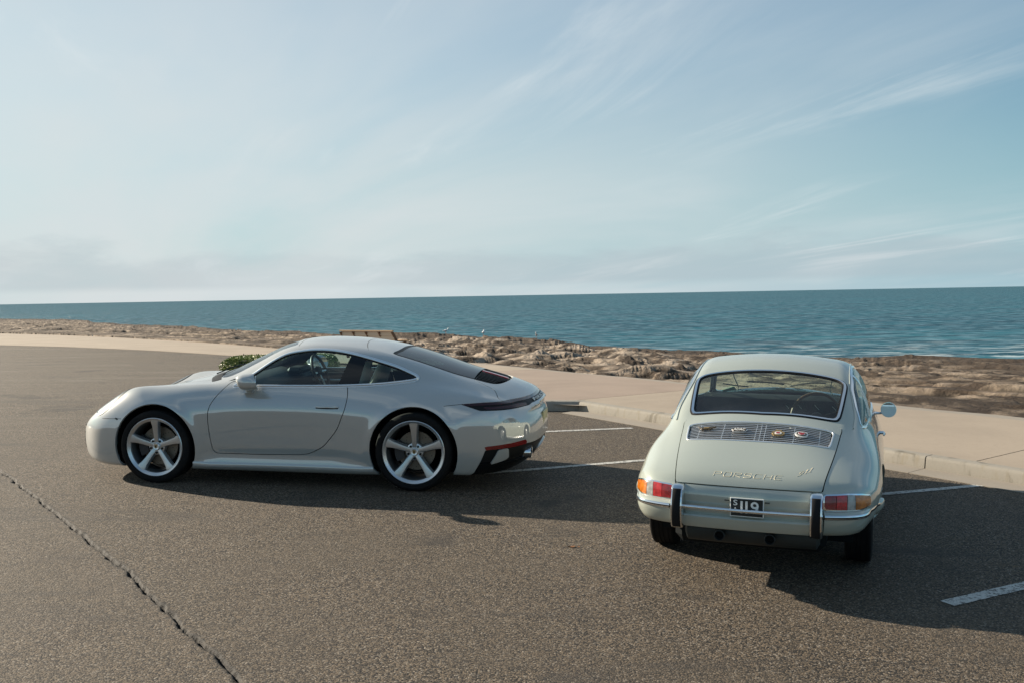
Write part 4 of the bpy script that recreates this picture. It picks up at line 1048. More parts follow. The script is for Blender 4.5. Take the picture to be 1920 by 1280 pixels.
    # mirrors
    for s in (1, -1):
        rings = []
        for t_, sy, sz in ((0, .35, .4), (.06, .72, .74), (.2, .95, .95), (.45, 1, 1), (.75, .97, .96), (.95, .90, .90), (1., .84, .85)):
            x = 1.605 - .165 * t_
            rings.append([(x + .02 * math.sin(a) - t_ * .36 * .088 * sy * math.cos(a), .935 + .088 * sy * math.cos(a), .952 + (.072 + .008 * t_) * sz * math.copysign(abs(math.sin(a)) ** .8, math.sin(a)) + .012 * t_) for a in np.linspace(0, 2 * math.pi, 28, endpoint=False)])
        v, f = loft(rings); mi = MB().add(v, f).build('door_mirror', M['chalk'], par, angle=60, mirror=s < 0)
        MB().add(*loft([[(x, y, z) for x, y, z in [(1.60, .90, .855), (1.50, .90, .855), (1.47, .88, .905), (1.62, .88, .905)]], [(1.60, .79, .845), (1.52, .79, .845), (1.50, .79, .875), (1.62, .79, .875)]])).build('mirror_foot', M['chalk'], mi, mirror=s < 0)
        MB().add(*loft([[(1.441 - .36 * .072 * math.cos(a), .935 + .072 * math.cos(a), .962 + .056 * math.sin(a)) for a in np.linspace(0, 2 * math.pi, 24, endpoint=False)], [(1.438 - .36 * .070 * math.cos(a), .935 + .070 * math.cos(a), .962 + .054 * math.sin(a)) for a in np.linspace(0, 2 * math.pi, 24, endpoint=False)]])).build('mirror_glass', M['mirror'], mi, mirror=s < 0)
    # headlamps: smooth oval lens over the front wing
    hl = smooth_poly([(2.80, .64), (2.86, .735), (2.97, .775), (3.07, .745), (3.135, .66), (3.10, .56), (2.98, .50), (2.86, .53)], 5)
    Fm = Mh['v']; HL = lambda v: np.where(v[:, 2] > .45, sdpoly(sxy(v), hl), 1.)
    lamp_ = cut(Mh, HL)[0]
    side_parts(F, lamp_, 'headlamp', glass('headlamp_lens', (.9, .92, .92), 1.4), par, .006, .01)
    side_parts(F, cut(Mh, lambda v: HL(v) + .012)[0], 'headlamp_bowl', mat('lamp_bowl', (.03, .033, .036), .4, .2), par, .0025, 0)
    side_parts(F, cut(cut(Mh, lambda v: HL(v) - .011)[0], lambda v: -HL(v))[0], 'headlamp_ring', M['black'], par, .003, .006)
    for z_, w_, h_, m_, nm in ((.47, .018, .004, 'gloss_black', 'front_light_slot'), (.40, .030, .004, 'black', 'front_grille_slot')):
        yy = np.linspace(.30, .56, 30); strip_along(F, np.column_stack([np.full(30, 3.7), yy, np.full(30, z_)]), (-1, 0, 0), w_, h_).both(nm, M[m_], par, angle=40)
    # side marker and front intake
    side_parts(F, cut(Mh, lambda v: np.where(v[:, 1] > .6, sdpoly(sxz(v), np.array([(2.80, .590), (2.845, .600), (2.86, .588), (2.815, .575)])), 1.))[0], 'side_marker', M['gloss_black'], par, .003, .006)
    side_parts(F, cut(Mh, lambda v: np.where((v[:, 0] > 3.15) & (v[:, 1] > .2), sdpoly(syz(v), round_poly([(.30, .22), (.30, .36), (.56, .39), (.60, .26)], .02)), 1.))[0], 'front_intake', M['black'], par, .003, .01)
    # cowl
    for s in (1, -1):
        P = np.array([(2.09, 0), (2.05, .2), (2.0, .42), (1.93, .60)]); mb = strip_along(F, np.column_stack([smooth_poly(P, 4, False) + [.03, 0], np.full(13, 1.4)]), (0, 0, -1), .10, .002, .0); mb.build('cowl_panel', M['black'], par, mirror=s < 0)
    wb = MB().tube(drape(F, np.column_stack([smooth_poly([(2.06, .35), (2.0, .1), (1.99, -.2)], 5, False), np.full(11, 1.4)]), (0, 0, -1), .02)[0], .006, 8).build('wiper', M['black'], par)
    # wheel wells, floor pan
    for xw, zw, r in ((0, .355, .408), (2.448, .342, .395)):
        for s in (1, -1):
            a = np.linspace(-.30, math.pi + .30, 30); rg = []
            for y in (.835, .52): rg.append([(xw + r * math.cos(q), y * s, zw + r * math.sin(q)) for q in a])
            mb = MB(); n = len(a); mb.add(rg[0] + rg[1], [(i, i + 1, n + i + 1, n + i) for i in range(n - 1)])
            mb.add(rg[1], [tuple(range(n))]); mb.build('wheel_well', M['lining'], par)
    MB().box((1.15, 0, .165), (3.5, 1.40, .03)).build('floor_pan', M['lining'], par)
    # exhaust tips
    for s in (1, -1):
        e, _ = drape(F, [(-1.4, .50 * s, .315)], (1, 0, 0)); x = e[0, 0] + .012
        t_ = MB(); pr = [(.056, .10), (.056, -.005), (.053, -.012), (.047, -.010), (.046, .09)]
        ang = [(1.32 * r * math.cos(q), r * math.sin(q), h) for r, h in pr for q in np.linspace(0, 2 * math.pi, 32, endpoint=False)]
        v = [(x + h, .52 * s + a_, .318 + b_) for a_, b_, h in ang]; n = 32
        f = [(i * n + k, i * n + (k + 1) % n, (i + 1) * n + (k + 1) % n, (i + 1) * n + k) for i in range(4) for k in range(n)]
        ex = MB().add(v, f).build('exhaust_tip', M['chrome'], par, angle=50)
        MB().add([(x + .03, .52 * s + 1.32 * .046 * math.cos(q), .318 + .046 * math.sin(q)) for q in np.linspace(0, 2 * math.pi, 24, endpoint=False)], [tuple(range(24))]).build('exhaust_bore', M['pipe_in'], ex)
    # wheels
    wr = alloy_wheel(par, .353, .284, .29, (0, .905, .352), .175); copy_wheel(wr, par, (0, -.905, .352), -1)
    wf = alloy_wheel(par, .336, .2715, .235, (2.448, .895, .335), .175); copy_wheel(wf, par, (2.448, -.895, .335), -1)
    # cabin
    MB().add(*loft([[(x, y, z) for x, z in ((1.86, .74), (1.90, .90), (1.75, .955), (1.58, .93), (1.46, .86), (1.45, .70))] for y in (-.68, -.3, .3, .68)])).build('dashboard', M['cabin'], par, angle=30)
    MB().box((1.50, -.37, .94), (.16, .34, .07), bev=.03).build('instrument_hood', M['cabin'], par)
    sw = MB().tube([(1.28 + .065 * math.sin(a), -.37 + .178 * math.cos(a), .915 + .165 * math.sin(a)) for a in np.linspace(0, 2 * math.pi, 36, endpoint=False)], .0155, 10, closed=True).build('steering_wheel', M['dark_leather'], par)
    MB().lathe([(.0, -.03), (.06, -.02), (.065, .02), (0, .03)], 20, 'x', c=(1.30, -.37, .91)).build('wheel_boss', M['black'], sw)
    for a in (0, math.pi, -math.pi / 2): MB().tube([(1.30, -.37, .91), (1.28 + .065 * math.sin(a), -.37 + .17 * math.cos(a), .915 + .16 * math.sin(a))], .012, 6).build('wheel_spoke', M['satin'], sw)
    for s in (1, -1):
        st_ = MB().box((1.02, .37 * s, .50), (.52, .50, .16), bev=.05).build('seat', M['leather'], par, angle=60)
        rg = []
        for z, x, hw, hd_ in ((.50, .78, .24, .06), (.62, .74, .26, .07), (.80, .68, .25, .065), (.95, .62, .20, .055), (1.02, .60, .13, .05), (1.10, .575, .125, .045), (1.15, .565, .10, .03)):
            rg.append([(x + hd_ * math.sin(a), .37 * s + hw * math.copysign(abs(math.cos(a)) ** .6, math.cos(a)), z) for a in np.linspace(0, 2 * math.pi, 24, endpoint=False)])
        MB().add(*loft(rg)).build('seat_back', M['leather'], st_, angle=70)
    MB().box((.15, 0, .62), (.6, 1.1, .30), bev=.08).build('rear_bench', M['cabin'], par, angle=60)
    MB().box((1.30, 0, .58), (.9, .22, .22), bev=.04).build('centre_console', M['cabin'], par)
    for s in (1, -1):
        dp = MB().box((1.25, .70 * s, .80), (1.1, .05, .16), bev=.02).build('door_card', M['cabin'], par, angle=50)
        MB().box((1.30, .665 * s, .80), (.42, .03, .025), bev=.01).build('armrest_trim', M['satin'], dp)
    MB().box((1.36, 0, 1.185), (.03, .22, .06), bev=.012).build('interior_mirror', M['black'], par)
    return par
build_modern()
# ---------------------------------------------------------------- classic ivory coupe seen from behind
def build_classic():
    F = make_F_classic(); par = empty('classic_coupe', car_matrix([1.73879, 7.313, -1.83373], [0.33391, 0.94225, 0.026], [-0.94243, 0.33319, 0.02825]))
    tag(par, 'ivory vintage coupe with chrome overriders and black number plate', 'car')
    P_ = M['ivory']
    Mh = surface_net(F, (-1.05, -.06, .12), (3.3, .92, 1.36), .018)
    Mh = cut(Mh, lambda v: -v[:, 1])[0]; Mh['v'][np.abs(Mh['v'][:, 1]) < 2e-4, 1] = 0
    sxz = lambda v: v[:, [0, 2]]; sxy = lambda v: v[:, [0, 1]]
    ell = lambda v: np.stack([v[:, 1] + .75 * np.maximum(0, v[:, 0] + .83), v[:, 2]], 1)
    for xw, zw, r in ((0, .315, .352), (2.211, .315, .352)):
        Mh = cut(Mh, lambda v: np.maximum(np.hypot(v[:, 0] - xw, v[:, 2] - zw) - r, .50 - v[:, 1]))[1]
    # side glass
    dlo = round_poly([(.095, .905), (.40, .893), (1.0, .895), (1.60, .905), (1.46, 1.03), (1.30, 1.165), (1.14, 1.217), (.90, 1.228), (.70, 1.196), (.45, 1.112), (.24, 1.005)], .05, 4)
    D = lambda v: np.where(v[:, 1] > .3, sdpoly(sxz(v), dlo), 1.)
    G, Mh = cut(Mh, D); ring, Mh = cut(Mh, lambda v: D(v) - .011); side_parts(F, ring, 'window_trim', M['chrome'], par, .004, .01)
    bar = np.array([(.66, .8), (.70, .8), (.73, 1.3), (.69, 1.3)])
    bp_, G = cut(G, lambda v: sdpoly(sxz(v), bar)); side_parts(F, bp_, 'window_bar', M['chrome'], par, .003, .01)
    q, f = cut(G, lambda v: v[:, 0] - .69); side_parts(F, q, 'quarter_window', M['glass_old'], par, -.006, 0); side_parts(F, f, 'door_window', M['glass_old'], par, -.006, 0)
    # windscreen
    wsp = mirror_poly(smooth_poly([(1.30, 0), (1.285, .25), (1.235, .46), (1.33, .515), (1.50, .565), (1.60, .575), (1.66, .50), (1.72, .3), (1.745, 0)], 5, False))
    WS = lambda v: np.where(v[:, 2] > .85, sdpoly(sxy(v), wsp), 1.)
    w, Mh = cut(Mh, WS); fr = cut(w, lambda v: -.016 - WS(v))[0]; w = cut(w, lambda v: WS(v) + .016)[0]
    centre_part(F, fr, 'windscreen_trim', M['chrome'], par, .002, .012); centre_part(F, w, 'windscreen', M['glass_old'], par, -.004, 0)
    # rear screen: rubber, chrome, glass
    rwp = mirror_poly(smooth_poly([(.556, 0), (.552, .25), (.535, .44), (.50, .515), (.44, .538), (.26, .530), (.10, .517), (.02, .502), (-.012, .46), (-.030, .25), (-.046, 0)], 6, False))
    RW = lambda v: np.where((v[:, 2] > .85) & (v[:, 0] < .9), sdpoly(sxy(v), rwp), 1.)
    g1, Mh = cut(Mh, lambda v: RW(v) - .012)
    rub = cut(g1, lambda v: -RW(v))[0]; centre_part(F, rub, 'rear_window_rubber', M['rubber'], par, .002, .01)
    g1 = cut(g1, RW)[0]; ch = cut(g1, lambda v: -.017 - RW(v))[0]; centre_part(F, ch, 'rear_window_chrome', M['chrome'], par, .008, .012)
    g1 = cut(g1, lambda v: RW(v) + .017)[0]; r2 = cut(g1, lambda v: -.028 - RW(v))[0]; centre_part(F, r2, 'rear_window_inner_rubber', M['rubber'], par, .002, .01)
    centre_part(F, cut(g1, lambda v: RW(v) + .028)[0], 'rear_window', M['glass_old'], par, -.002, 0)
    # engine lid with slatted grille
    lid = mirror_poly(smooth_poly([(-.084, 0), (-.088, .25), (-.086, .42), (-.075, .50), (-.10, .532), (-.20, .526), (-.38, .512), (-.60, .490), (-.80, .465), (-.893, .450), (-.915, .44), (-1.2, .44), (-1.2, 0)], 5, False))
    LD = lambda v: np.maximum(sdpoly(sxy(v), lid), .637 - v[:, 2])
    l, Mh = cut_gap(Mh, LD, .0030)
    gp = mirror_poly(round_poly([(-.178, 0), (-.178, .30), (-.165, .485), (-.30, .480), (-.408, .462), (-.435, .25), (-.440, 0)], [0, .1, .05, .1, .04, .1, 0], 5))
    gp = mirror_poly(smooth_poly([(-.178, 0), (-.179, .2), (-.177, .36), (-.172, .45), (-.19, .484), (-.25, .482), (-.33, .476), (-.39, .466), (-.410, .44), (-.424, .35), (-.437, .18), (-.441, 0)], 5, False))
    GR = lambda v: np.where(v[:, 2] > .7, sdpoly(sxy(v), gp), 1.)
    gr, l = cut(l, GR)
    lid_o = centre_part(F, l, 'engine_lid', P_, par, .003, .022)
    grille = centre_part(F, gr, 'engine_grille', M['pipe_in'], par, -.026, 0)
    ys = np.linspace(-.484, .484, 60)
    fr = gp[np.arange(0, len(gp), 1)]
    frp = np.column_stack([fr * .995, np.full(len(fr), 1.2)]); frp = np.concatenate([frp, frp[:1]])
    strip_along(F, frp, (0, 0, -1), .011, .005, .002).build('grille_frame', M['satin'], grille, angle=60)
    for k in range(10):
        a = (k + .5) / 10
        xs = -.186 * (1 - a) - .433 * a + (.02 * np.abs(ys / .48) ** 2.2) * a + .003
        d = sdpoly(np.column_stack([xs, ys]), gp); ok = d < -.004
        strip_along(F, np.column_stack([xs, ys, np.full(60, 1.2)])[ok], (0, 0, -1), .0062, .0016, -.004).build('slat', M['satin'], grille, angle=60)
    for y in (-.40, -.235, -.045, -.015, .015, .235, .40):
        strip_along(F, np.column_stack([np.linspace(-.185, -.43, 10), np.full(10, y), np.full(10, 1.2)]), (0, 0, -1), .004, .0014, -.007).build('grille_bar', M['satin'], grille, angle=60)
    # grille badges
    def badge(name, c, outline, mt, parts=()):
        Q, n = drape(F, [(c[0], c[1], 1.2)], (0, 0, -1), .004); up = n[0]; u = np.array([0, -1., 0]); u = u - up * (u @ up); u /= np.linalg.norm(u); w = np.cross(up, u)
        def plate(ol, h0, h1, nm, mt_, pr):
            v = [Q[0] + u * a + w * b + up * h for h in (h0, h1) for a, b in ol]; n_ = len(ol)
            return MB().add(v, [tuple(range(n_))[::-1], tuple(range(n_, 2 * n_))] + [(i, (i + 1) % n_, n_ + (i + 1) % n_, n_ + i) for i in range(n_)]).build(nm, mt_, pr, smooth=False)
        b = plate(outline, 0, .008, name, mt, par)
        for k, (ol, m_) in enumerate(parts): plate(ol, .008 + .0012 * k, .011 + .0012 * k, 'enamel', m_, b)
        return b, Q[0] + up * .0115, u, w, up
    circ = lambda r, s=1., n=24, c=(0, 0): [(c[0] + r * math.cos(a), c[1] + r * s * math.sin(a)) for a in np.linspace(0, 2 * math.pi, n, endpoint=False)]
    badge('winged_badge', (-.276, .348), [(-.062, .022), (-.03, .012), (-.012, .016), (0, .012), (.015, .016), (.03, .010), (.062, .018), (.045, -.002), (.03, -.010), (.022, -.022), (.014, -.014), (-.02, -.014), (-.03, -.024), (-.036, -.008)][::-1], M['bronze'], [([(-.02, .006), (.02, .006), (.016, -.008), (-.016, -.008)][::-1], M['gold'])])
    hexo = [(-.054, .004), (-.040, .026), (0, .032), (.040, .026), (.054, .004), (.040, -.022), (0, -.028), (-.040, -.022)][::-1]
    b, o_, u, w, up = badge('club_badge', (-.308, .124), hexo, M['satin'], [([(x * .9, y * .85) for x, y in hexo], M['bronze'])])
    v, f = text_mesh('ADAC', 1., .02); lo, hi = v.min(0), v.max(0); v = (v - (lo + hi) / 2) / (hi - lo) * [.078, .036]
    tb = obj('badge_lettering', make_mesh('badge_lettering', np.array([o_ + u * a + w * c_ + up * .0012 for a, c_ in v]), f, smooth=False), M['badge_white'], b); tb['kind'] = 'stuff'
    badge('crowned_badge', (-.318, -.133), [(-.018, .046), (.0, .040), (.018, .046), (.020, .026), (.040, .010), (.043, -.012), (.030, -.032), (0, -.038), (-.030, -.032), (-.043, -.012), (-.040, .010), (-.020, .026)][::-1], M['gold'], [(circ(.023, .8, c=(0, -.008)), M['badge_white']), (circ(.014, .8, c=(0, -.008)), M['badge_red'])])
    badge('round_badge', (-.305, -.283), circ(.043, .86), M['badge_white'], [(circ(.033, .86), M['bronze']), (circ(.024, .86), M['badge_white']), ([(-.022, .012), (.022, .012), (.014, -.012), (0, -.02), (-.014, -.012)][::-1], M['badge_red'])])
    # scripts on the lid, drawn as thin bent metal letters
    def script(name, strokes, org, scale, slant=0., rise=0., r=.0019):
        grp = empty(name); grp.parent = par
        for st_ in strokes:
            p = np.array(st_, float); p = np.column_stack([(p[:, 0] + slant * p[:, 1]) * scale[0], p[:, 1] * scale[1] + rise * p[:, 0] * scale[0]])
            P3 = np.column_stack([np.full(len(p), -1.3), org[0] - p[:, 0], org[1] + p[:, 1]]); Q, n = drape(F, P3, (1, 0, 0), .0032); MB().tube(Q, r, 6).build('letter', M['cream_metal'], grp)
    M['cream_metal'] = mat('pale_gilt', (.85, .74, .52), .35, .1)
    L = []; x = 0
    glyph = {'P': [[(0, 0), (0, 1), (.85, 1), (.95, .8), (.9, .5), (.1, .5)]], 'O': [[(.1, 0), (0, .3), (0, .7), (.1, 1), (.9, 1), (1, .7), (1, .3), (.9, 0), (.1, 0)]], 'R': [[(0, 0), (0, 1), (.85, 1), (.95, .75), (.85, .5), (.05, .5), (.95, 0)]],
             'S': [[(.95, .9), (.8, 1), (.1, 1), (0, .8), (.1, .55), (.85, .48), (.95, .25), (.85, 0), (.05, 0), (0, .1)]], 'C': [[(.95, .95), (.1, 1), (0, .7), (0, .3), (.1, 0), (.95, .05)]], 'H': [[(0, 0), (0, 1)], [(0, .5), (.95, .5)], [(.95, 0), (.95, 1)]], 'E': [[(.95, 1), (.1, 1), (0, .75), (0, .25), (.1, 0), (.95, 0)], [(0, .5), (.8, .5)]]}
    for ch in 'PORSCHE':
        for s_ in glyph[ch]: L.append([(x + a * .82, b_) for a, b_ in s_])
        x += 1.13
    script('lid_lettering', L, (.216, .688), (.425 / 7.7, .020), .15)
    nine = [(.9, .55), (.4, .45), (.1, .65), (.2, .95), (.7, 1), (.9, .75), (.85, .3), (.6, 0), (.1, 0)]
    script('model_number', [nine, [(1.25, .8), (1.5, 1), (1.5, 0)], [(2.05, .8), (2.3, 1), (2.3, 0)], [(.1, .0), (2.5, -.02)]], (-.292, .708), (.080 / 2.5, .019), .5, .28, .0015)
    # tail lamps
    seg = [(.455, .530, 'red', 'red_lens'), (.530, .590, 'red_bright', 'reflector'), (.590, .636, 'clear', 'reversing_lens'), (.636, .85, 'amber', 'amber_lens')]
    out = [(.455, .622), (.60, .628), (.70, .622), (.815, .606), (.812, .545), (.72, .532), (.60, .528), (.455, .535)]
    lampf = lambda v: np.where(v[:, 0] < -.4, sdpoly(ell(v), round_poly(out, .014, 4)), 1.)
    lp, Mh = cut(Mh, lampf)
    bz = cut(lp, lambda v: -.008 - lampf(v))[0]; bez = side_parts(F, bz, 'tail_lamp', M['chrome'], par, .016, .03)
    core = cut(lp, lambda v: lampf(v) + .008)[0]
    for a, b, m_, nm in seg:
        s_ = cut(core, lambda v: np.maximum(a + .0015 - ell(v)[:, 0], ell(v)[:, 0] - b + .0015))[0]
        if len(s_['t']):
            arr = piece_arrays(F, s_, .019, .02)
            for k, q_ in enumerate((arr, mir(*arr))): obj(nm, make_mesh(nm, q_[0], q_[1], q_[2]), M[m_], bez[k])
    # doors
    door = round_poly([(1.62, .98), (1.66, .88), (1.70, .60), (1.66, .30), (.78, .30), (.72, .50), (.70, .95), (1.1, .98)], .06, 4)
    DR = lambda v: np.where(v[:, 1] > .5, sdpoly(sxz(v), door), 1.)
    d, Mh = cut_gap(Mh, DR, .0028); dd = side_parts(F, d, 'door', P_, par, 0, .02)
    bon = mirror_poly(smooth_poly([(1.80, 0), (1.79, .3), (1.82, .52), (2.2, .47), (2.7, .40), (2.95, .30), (3.02, 0)], 5, False))
    BN = lambda v: np.where(v[:, 2] > .45, sdpoly(sxy(v), bon), 1.)
    h_, Mh = cut_gap(Mh, BN, .0025); centre_part(F, h_, 'bonnet', P_, par, 0, .02)
    centre_part(F, Mh, 'body_shell', P_, par, 0, .02)
    lining(F, [Mh, d], 'cabin_lining', par, .03, (-.2, .3), 1.9)
    for k, s in ((0, 1), (1, -1)):
        Q, n = drape(F, [(.90, 1.0, .735)], (0, -1, 0)); y = Q[0, 1]
        MB().tube([(.96, y - .005, .735), (.955, y + .03, .737), (.90, y + .036, .738), (.83, y + .030, .738)], [.009, .009, .010, .007], 8).build('handle', M['chrome'], dd[k], mirror=s < 0)
        MB().lathe([(.013, -.01), (.013, .028), (.010, .034), (0, .034)], 16, c=(.97, y, .735)).build('handle_button', M['chrome'], dd[k], mirror=s < 0)
    # drip rails and sill trim
    pts = smooth_poly([(1.68, .94), (1.52, 1.06), (1.36, 1.175), (1.2, 1.228), (.95, 1.240), (.72, 1.212), (.5, 1.145), (.3, 1.055), (.12, .965), (-.02, .905)], 4, False)
    strip_along(F, np.column_stack([pts[:, 0], np.full(len(pts), 1.), pts[:, 1]]), (0, -1, 0), .008, .007).both('drip_rail', P_, par)
    strip_along(F, np.column_stack([np.linspace(.42, 1.82, 20), np.full(20, 1.), np.full(20, .235)]), (0, -1, 0), .028, .010).both('sill_trim', M['satin'], par)
    MB().tube(drape(F, [(x, 1., z) for x, z in ((.08, .897), (.16, .889), (.27, .888), (.33, .893))], (0, -1, 0), .002)[0], [.005, .009, .009, .005], 8).both('window_latch', M['chrome'], par)
    # rear bumper: two wrap-round blades, a plate section between the overriders
    def plan(z, y0, x1, n=40):
        a = np.column_stack([np.full(60, -1.4), np.linspace(y0, .735, 60), np.full(60, z)]); A, _ = drape(F, a, (1, 0, 0))
        b = np.column_stack([np.linspace(-.78, x1, 60), np.full(60, 1.0), np.full(60, z)]); B, _ = drape(F, b, (0, -1, 0))
        A = A[A[:, 0] < -.76]; B = B[B[:, 0] > -.73]; Pp = np.concatenate([A, B]); s = np.concatenate([[0], np.cumsum(np.linalg.norm(np.diff(Pp, axis=0), axis=1))])
        q = np.linspace(0, s[-1], n); Q = np.column_stack([np.interp(q, s, Pp[:, k]) for k in range(3)])
        for _ in range(3): Q[1:-1] = .25 * Q[:-2] + .5 * Q[1:-1] + .25 * Q[2:]
        T = nrm(np.gradient(Q, axis=0)); N_ = np.column_stack([-T[:, 1], T[:, 0], np.zeros(n)]); N_ *= np.sign((N_ * (Q - [.5, 0, .47])).sum(1))[:, None]
        return Q, N_
    def sweep(Q, N_, prof, tip=0):
        rings = []
        for i, (p, n_) in enumerate(zip(Q, N_)):
            k = float(1 - .68 * sstep(-.86, -.66, p[0])) 
            zc = sum(z for _, z in prof) / len(prof); pr_ = float(sstep(.12, .95, np.array(i / len(Q)))); prof_ = [(d_, z if z > .48 else .48 - (.48 - z) * (1 - .62 * pr_)) for d_, z in prof]
            rings.append([(p[0] + n_[0] * d_ * (k if d_ > 0 else 1), p[1] + n_[1] * d_ * (k if d_ > 0 else 1), zc + (z - zc) * (.72 + .28 * k)) for d_, z in prof_])
        return MB().add(*loft(rings))
    Q, N_ = plan(.47, .455, -.365)
    blade = [(-.01, .530), (.030, .532), (.050, .527), (.064, .512), (.068, .488), (.064, .455), (.048, .415), (.026, .382), (-.01, .372)]
    for s in (1, -1):
        bl = sweep(Q, N_, blade, 8).build('bumper_blade', P_, par, angle=60, mirror=s < 0)
        sweep(Q[:-6], N_[:-6], [(.062, .515), (.073, .516), (.079, .508), (.079, .496), (.073, .488), (.062, .489)]).build('bumper_strip', M['chrome'], bl, angle=50, mirror=s < 0)
        sweep(Q[:-7], N_[:-7], [(.076, .506), (.0815, .505), (.0815, .499), (.076, .498)]).build('strip_rubber', M['rubber'], bl, angle=50, mirror=s < 0)
    yy = np.linspace(-.385, .385, 24); A, _ = drape(F, np.column_stack([np.full(24, -1.4), yy, np.full(24, .47)]), (1, 0, 0)); A[:, 1] = yy
    MB().add(*loft([[(p[0] - d_, p[1], z) for d_, z in [(-.005, .456), (.026, .452), (.036, .444), (.030, .405), (.010, .372), (-.02, .366)]] for p in A])).build('bumper_centre', P_, par, angle=30)
    MB().tube([(-.985 + .02 * (y / .385) ** 2, y, .507) for y in yy], .0115, 12).build('bumper_bar', M['chrome'], par)
    for s in (1, -1):
        rg = []; pad = []
        for z, x in ((.362, -.955), (.372, -.978), (.40, -1.000), (.45, -1.016), (.50, -1.020), (.55, -1.012), (.60, -.992), (.625, -.975), (.636, -.950)):
            k = 1 if .37 < z < .63 else .82
            rg.append([(x + dx, .4225 * s + dy * k, z) for dx, dy in ((.085, -.036), (.02, -.040), (.004, -.034), (0, -.022), (0, .022), (.004, .034), (.02, .040), (.085, .036))][::s])
        ov = MB().add(*loft(rg)).build('overrider', M['chrome'], par, angle=40)
        for z, x in ((.376, -.990), (.40, -1.007), (.45, -1.023), (.50, -1.027), (.55, -1.019), (.60, -1.000), (.618, -.990)):
            pad.append([(x + dx, .4225 * s + dy, z) for dx, dy in ((.012, -.026), (.002, -.026), (-.002, -.018), (-.002, .018), (.002, .026), (.012, .026))][::s])
        MB().add(*loft(pad)).build('rubber_pad', M['rubber'], ov, angle=40)
    # number plate
    px_, _ = drape(F, [(-1.4, 0, .53)], (1, 0, 0)); x0 = px_[0, 0] - .018
    pl = MB().box((x0, -.008, .523), (.008, .206, .118), bev=.002).build('number_plate', M['plate_white'], par, smooth=False)
    MB().box((x0 - .0045, -.008, .523), (.002, .194, .106)).build('plate_face', M['plate_black'], pl, smooth=False)
    def ptext(body, y, z, w, h):
        for i, ch in enumerate(body):
            v, f = text_mesh(ch, 1., .015); lo, hi = v.min(0), v.max(0); v = (v - (lo + hi) / 2) / (hi - lo) * [w[i], h]
            v3 = np.column_stack([np.full(len(v), x0 - .0062), y[i] - v[:, 0], z + v[:, 1]]); obj('plate_character', make_mesh('plate_character', v3, f, smooth=False), M['plate_white'], pl)
    ptext('S', [.062], .552, [.026], .036); ptext('A', [.062], .506, [.028], .034)
    ptext('119', [.024, -.006, -.056], .526, [.014, .014, .050], .076)
    for y in (.115, -.130): MB().box((x0 + .006, y, .560), (.012, .030, .006)).build('plate_bracket', M['muffler'], par)
    # muffler, tail pipes
    MB().lathe([(.04, -.42), (.078, -.40), (.082, -.2), (.082, .2), (.078, .40), (.04, .42)], 28, c=(-.76, -.02, .325)).build('muffler', M['muffler'], par)
    for y in (.165, -.145):
        tp = MB().lathe([(.034, .18), (.034, -.01), (.030, -.012), (.029, .1)], 24, 'x', c=(-.905, y, .322), caps=False).build('tail_pipe', M['muffler'], par)
        MB().add([(-.86, y + .03 * math.cos(a), .322 + .03 * math.sin(a)) for a in np.linspace(0, 2 * math.pi, 20, endpoint=False)], [tuple(range(20))]).build('pipe_bore', M['pipe_in'], tp)
    MB().box((-.80, .02, .36), (.06, .05, .12)).build('muffler_strap', M['black'], par)
    MB().box((-.55, 0, .30), (.45, .95, .16), bev=.05).build('engine_sump', M['lining'], par)
    MB().box((1.2, 0, .235), (3.2, 1.25, .04)).build('floor_pan', M['lining'], par)
    for xw in (0, 2.211):
        for s in (1, -1):
            a = np.linspace(-.3, math.pi + (-.20 if xw == 0 else .2), 26); n = len(a)
            rg = [[(xw + .354 * math.cos(q), y * s, .315 + .354 * math.sin(q)) for q in a] for y in (.74, .50)]
            MB().add(rg[0] + rg[1], [(i, i + 1, n + i + 1, n + i) for i in range(n - 1)]).add(rg[1], [tuple(range(n))]).build('wheel_well', M['lining'], par)
    # wheels
    src = MB().lathe([(.19, -.15), (.175, -.13), (.172, -.03), (.185, -.008), (.196, 0)], 48, caps=False).build('wheel', M['alloy_dark'], par); src.location = (0, .745, .313)
    tyre_mb(.313, .195, .17).build('tyre', M['tyre'], src, angle=28)
    MB().lathe([(.180, -.03), (.15, -.045), (.12, -.025), (.10, -.02)], 48, caps=False).build('rim', M['muffler'], src)
    MB().lathe([(.115, -.03), (.11, -.01), (.08, .004), (.03, .008), (0, .008)], 40).build('hub_cap', mat('dull_hub_cap', (.30, .31, .31), .35, .6), src)
    for x, s in ((0, -1), (2.211, 1), (2.211, -1)): copy_wheel(src, par, (x, .745 * s, .313), s)
    # round mirror on the driver's door
    c = np.array([1.31, -.842, .868]); Q, n = drape(F, [(1.36, -1., .83)], (0, 1, 0))
    mi = MB().tube([Q[0], Q[0] + [0, -.03, .0], c + [.03, .02, -.03], c + [.02, .0, -.01]], [.013, .010, .008, .010], 8).build('door_mirror', M['chrome'], par)
    ang = np.linspace(0, 2 * math.pi, 32, endpoint=False); ax = nrm(np.array([-.96, .20, .05])); u = nrm(np.cross(ax, [0, 0, 1.])); w = np.cross(u, ax)
    disc = lambda r, h: [tuple(c + ax * h + u * r * math.cos(a) + w * r * math.sin(a)) for a in ang]
    MB().add(*loft([disc(.012, -.045), disc(.04, -.038), disc(.056, -.018), disc(.061, .0), disc(.0605, .006), disc(.056, .0065)])).build('mirror_shell', M['chrome'], mi, angle=60)
    MB().add(disc(.0555, .0072), [tuple(range(32))]).build('mirror_glass', M['mirror'], mi)
    # front end
    for s in (1, -1):
        hc = np.array([2.93, .60 * s, .64])
        MB().lathe([(.095, -.04), (.098, .03), (.085, .04), (.05, .055), (0, .06)], 32, 'x', c=tuple(hc)).build('headlamp', M['chrome'], par)
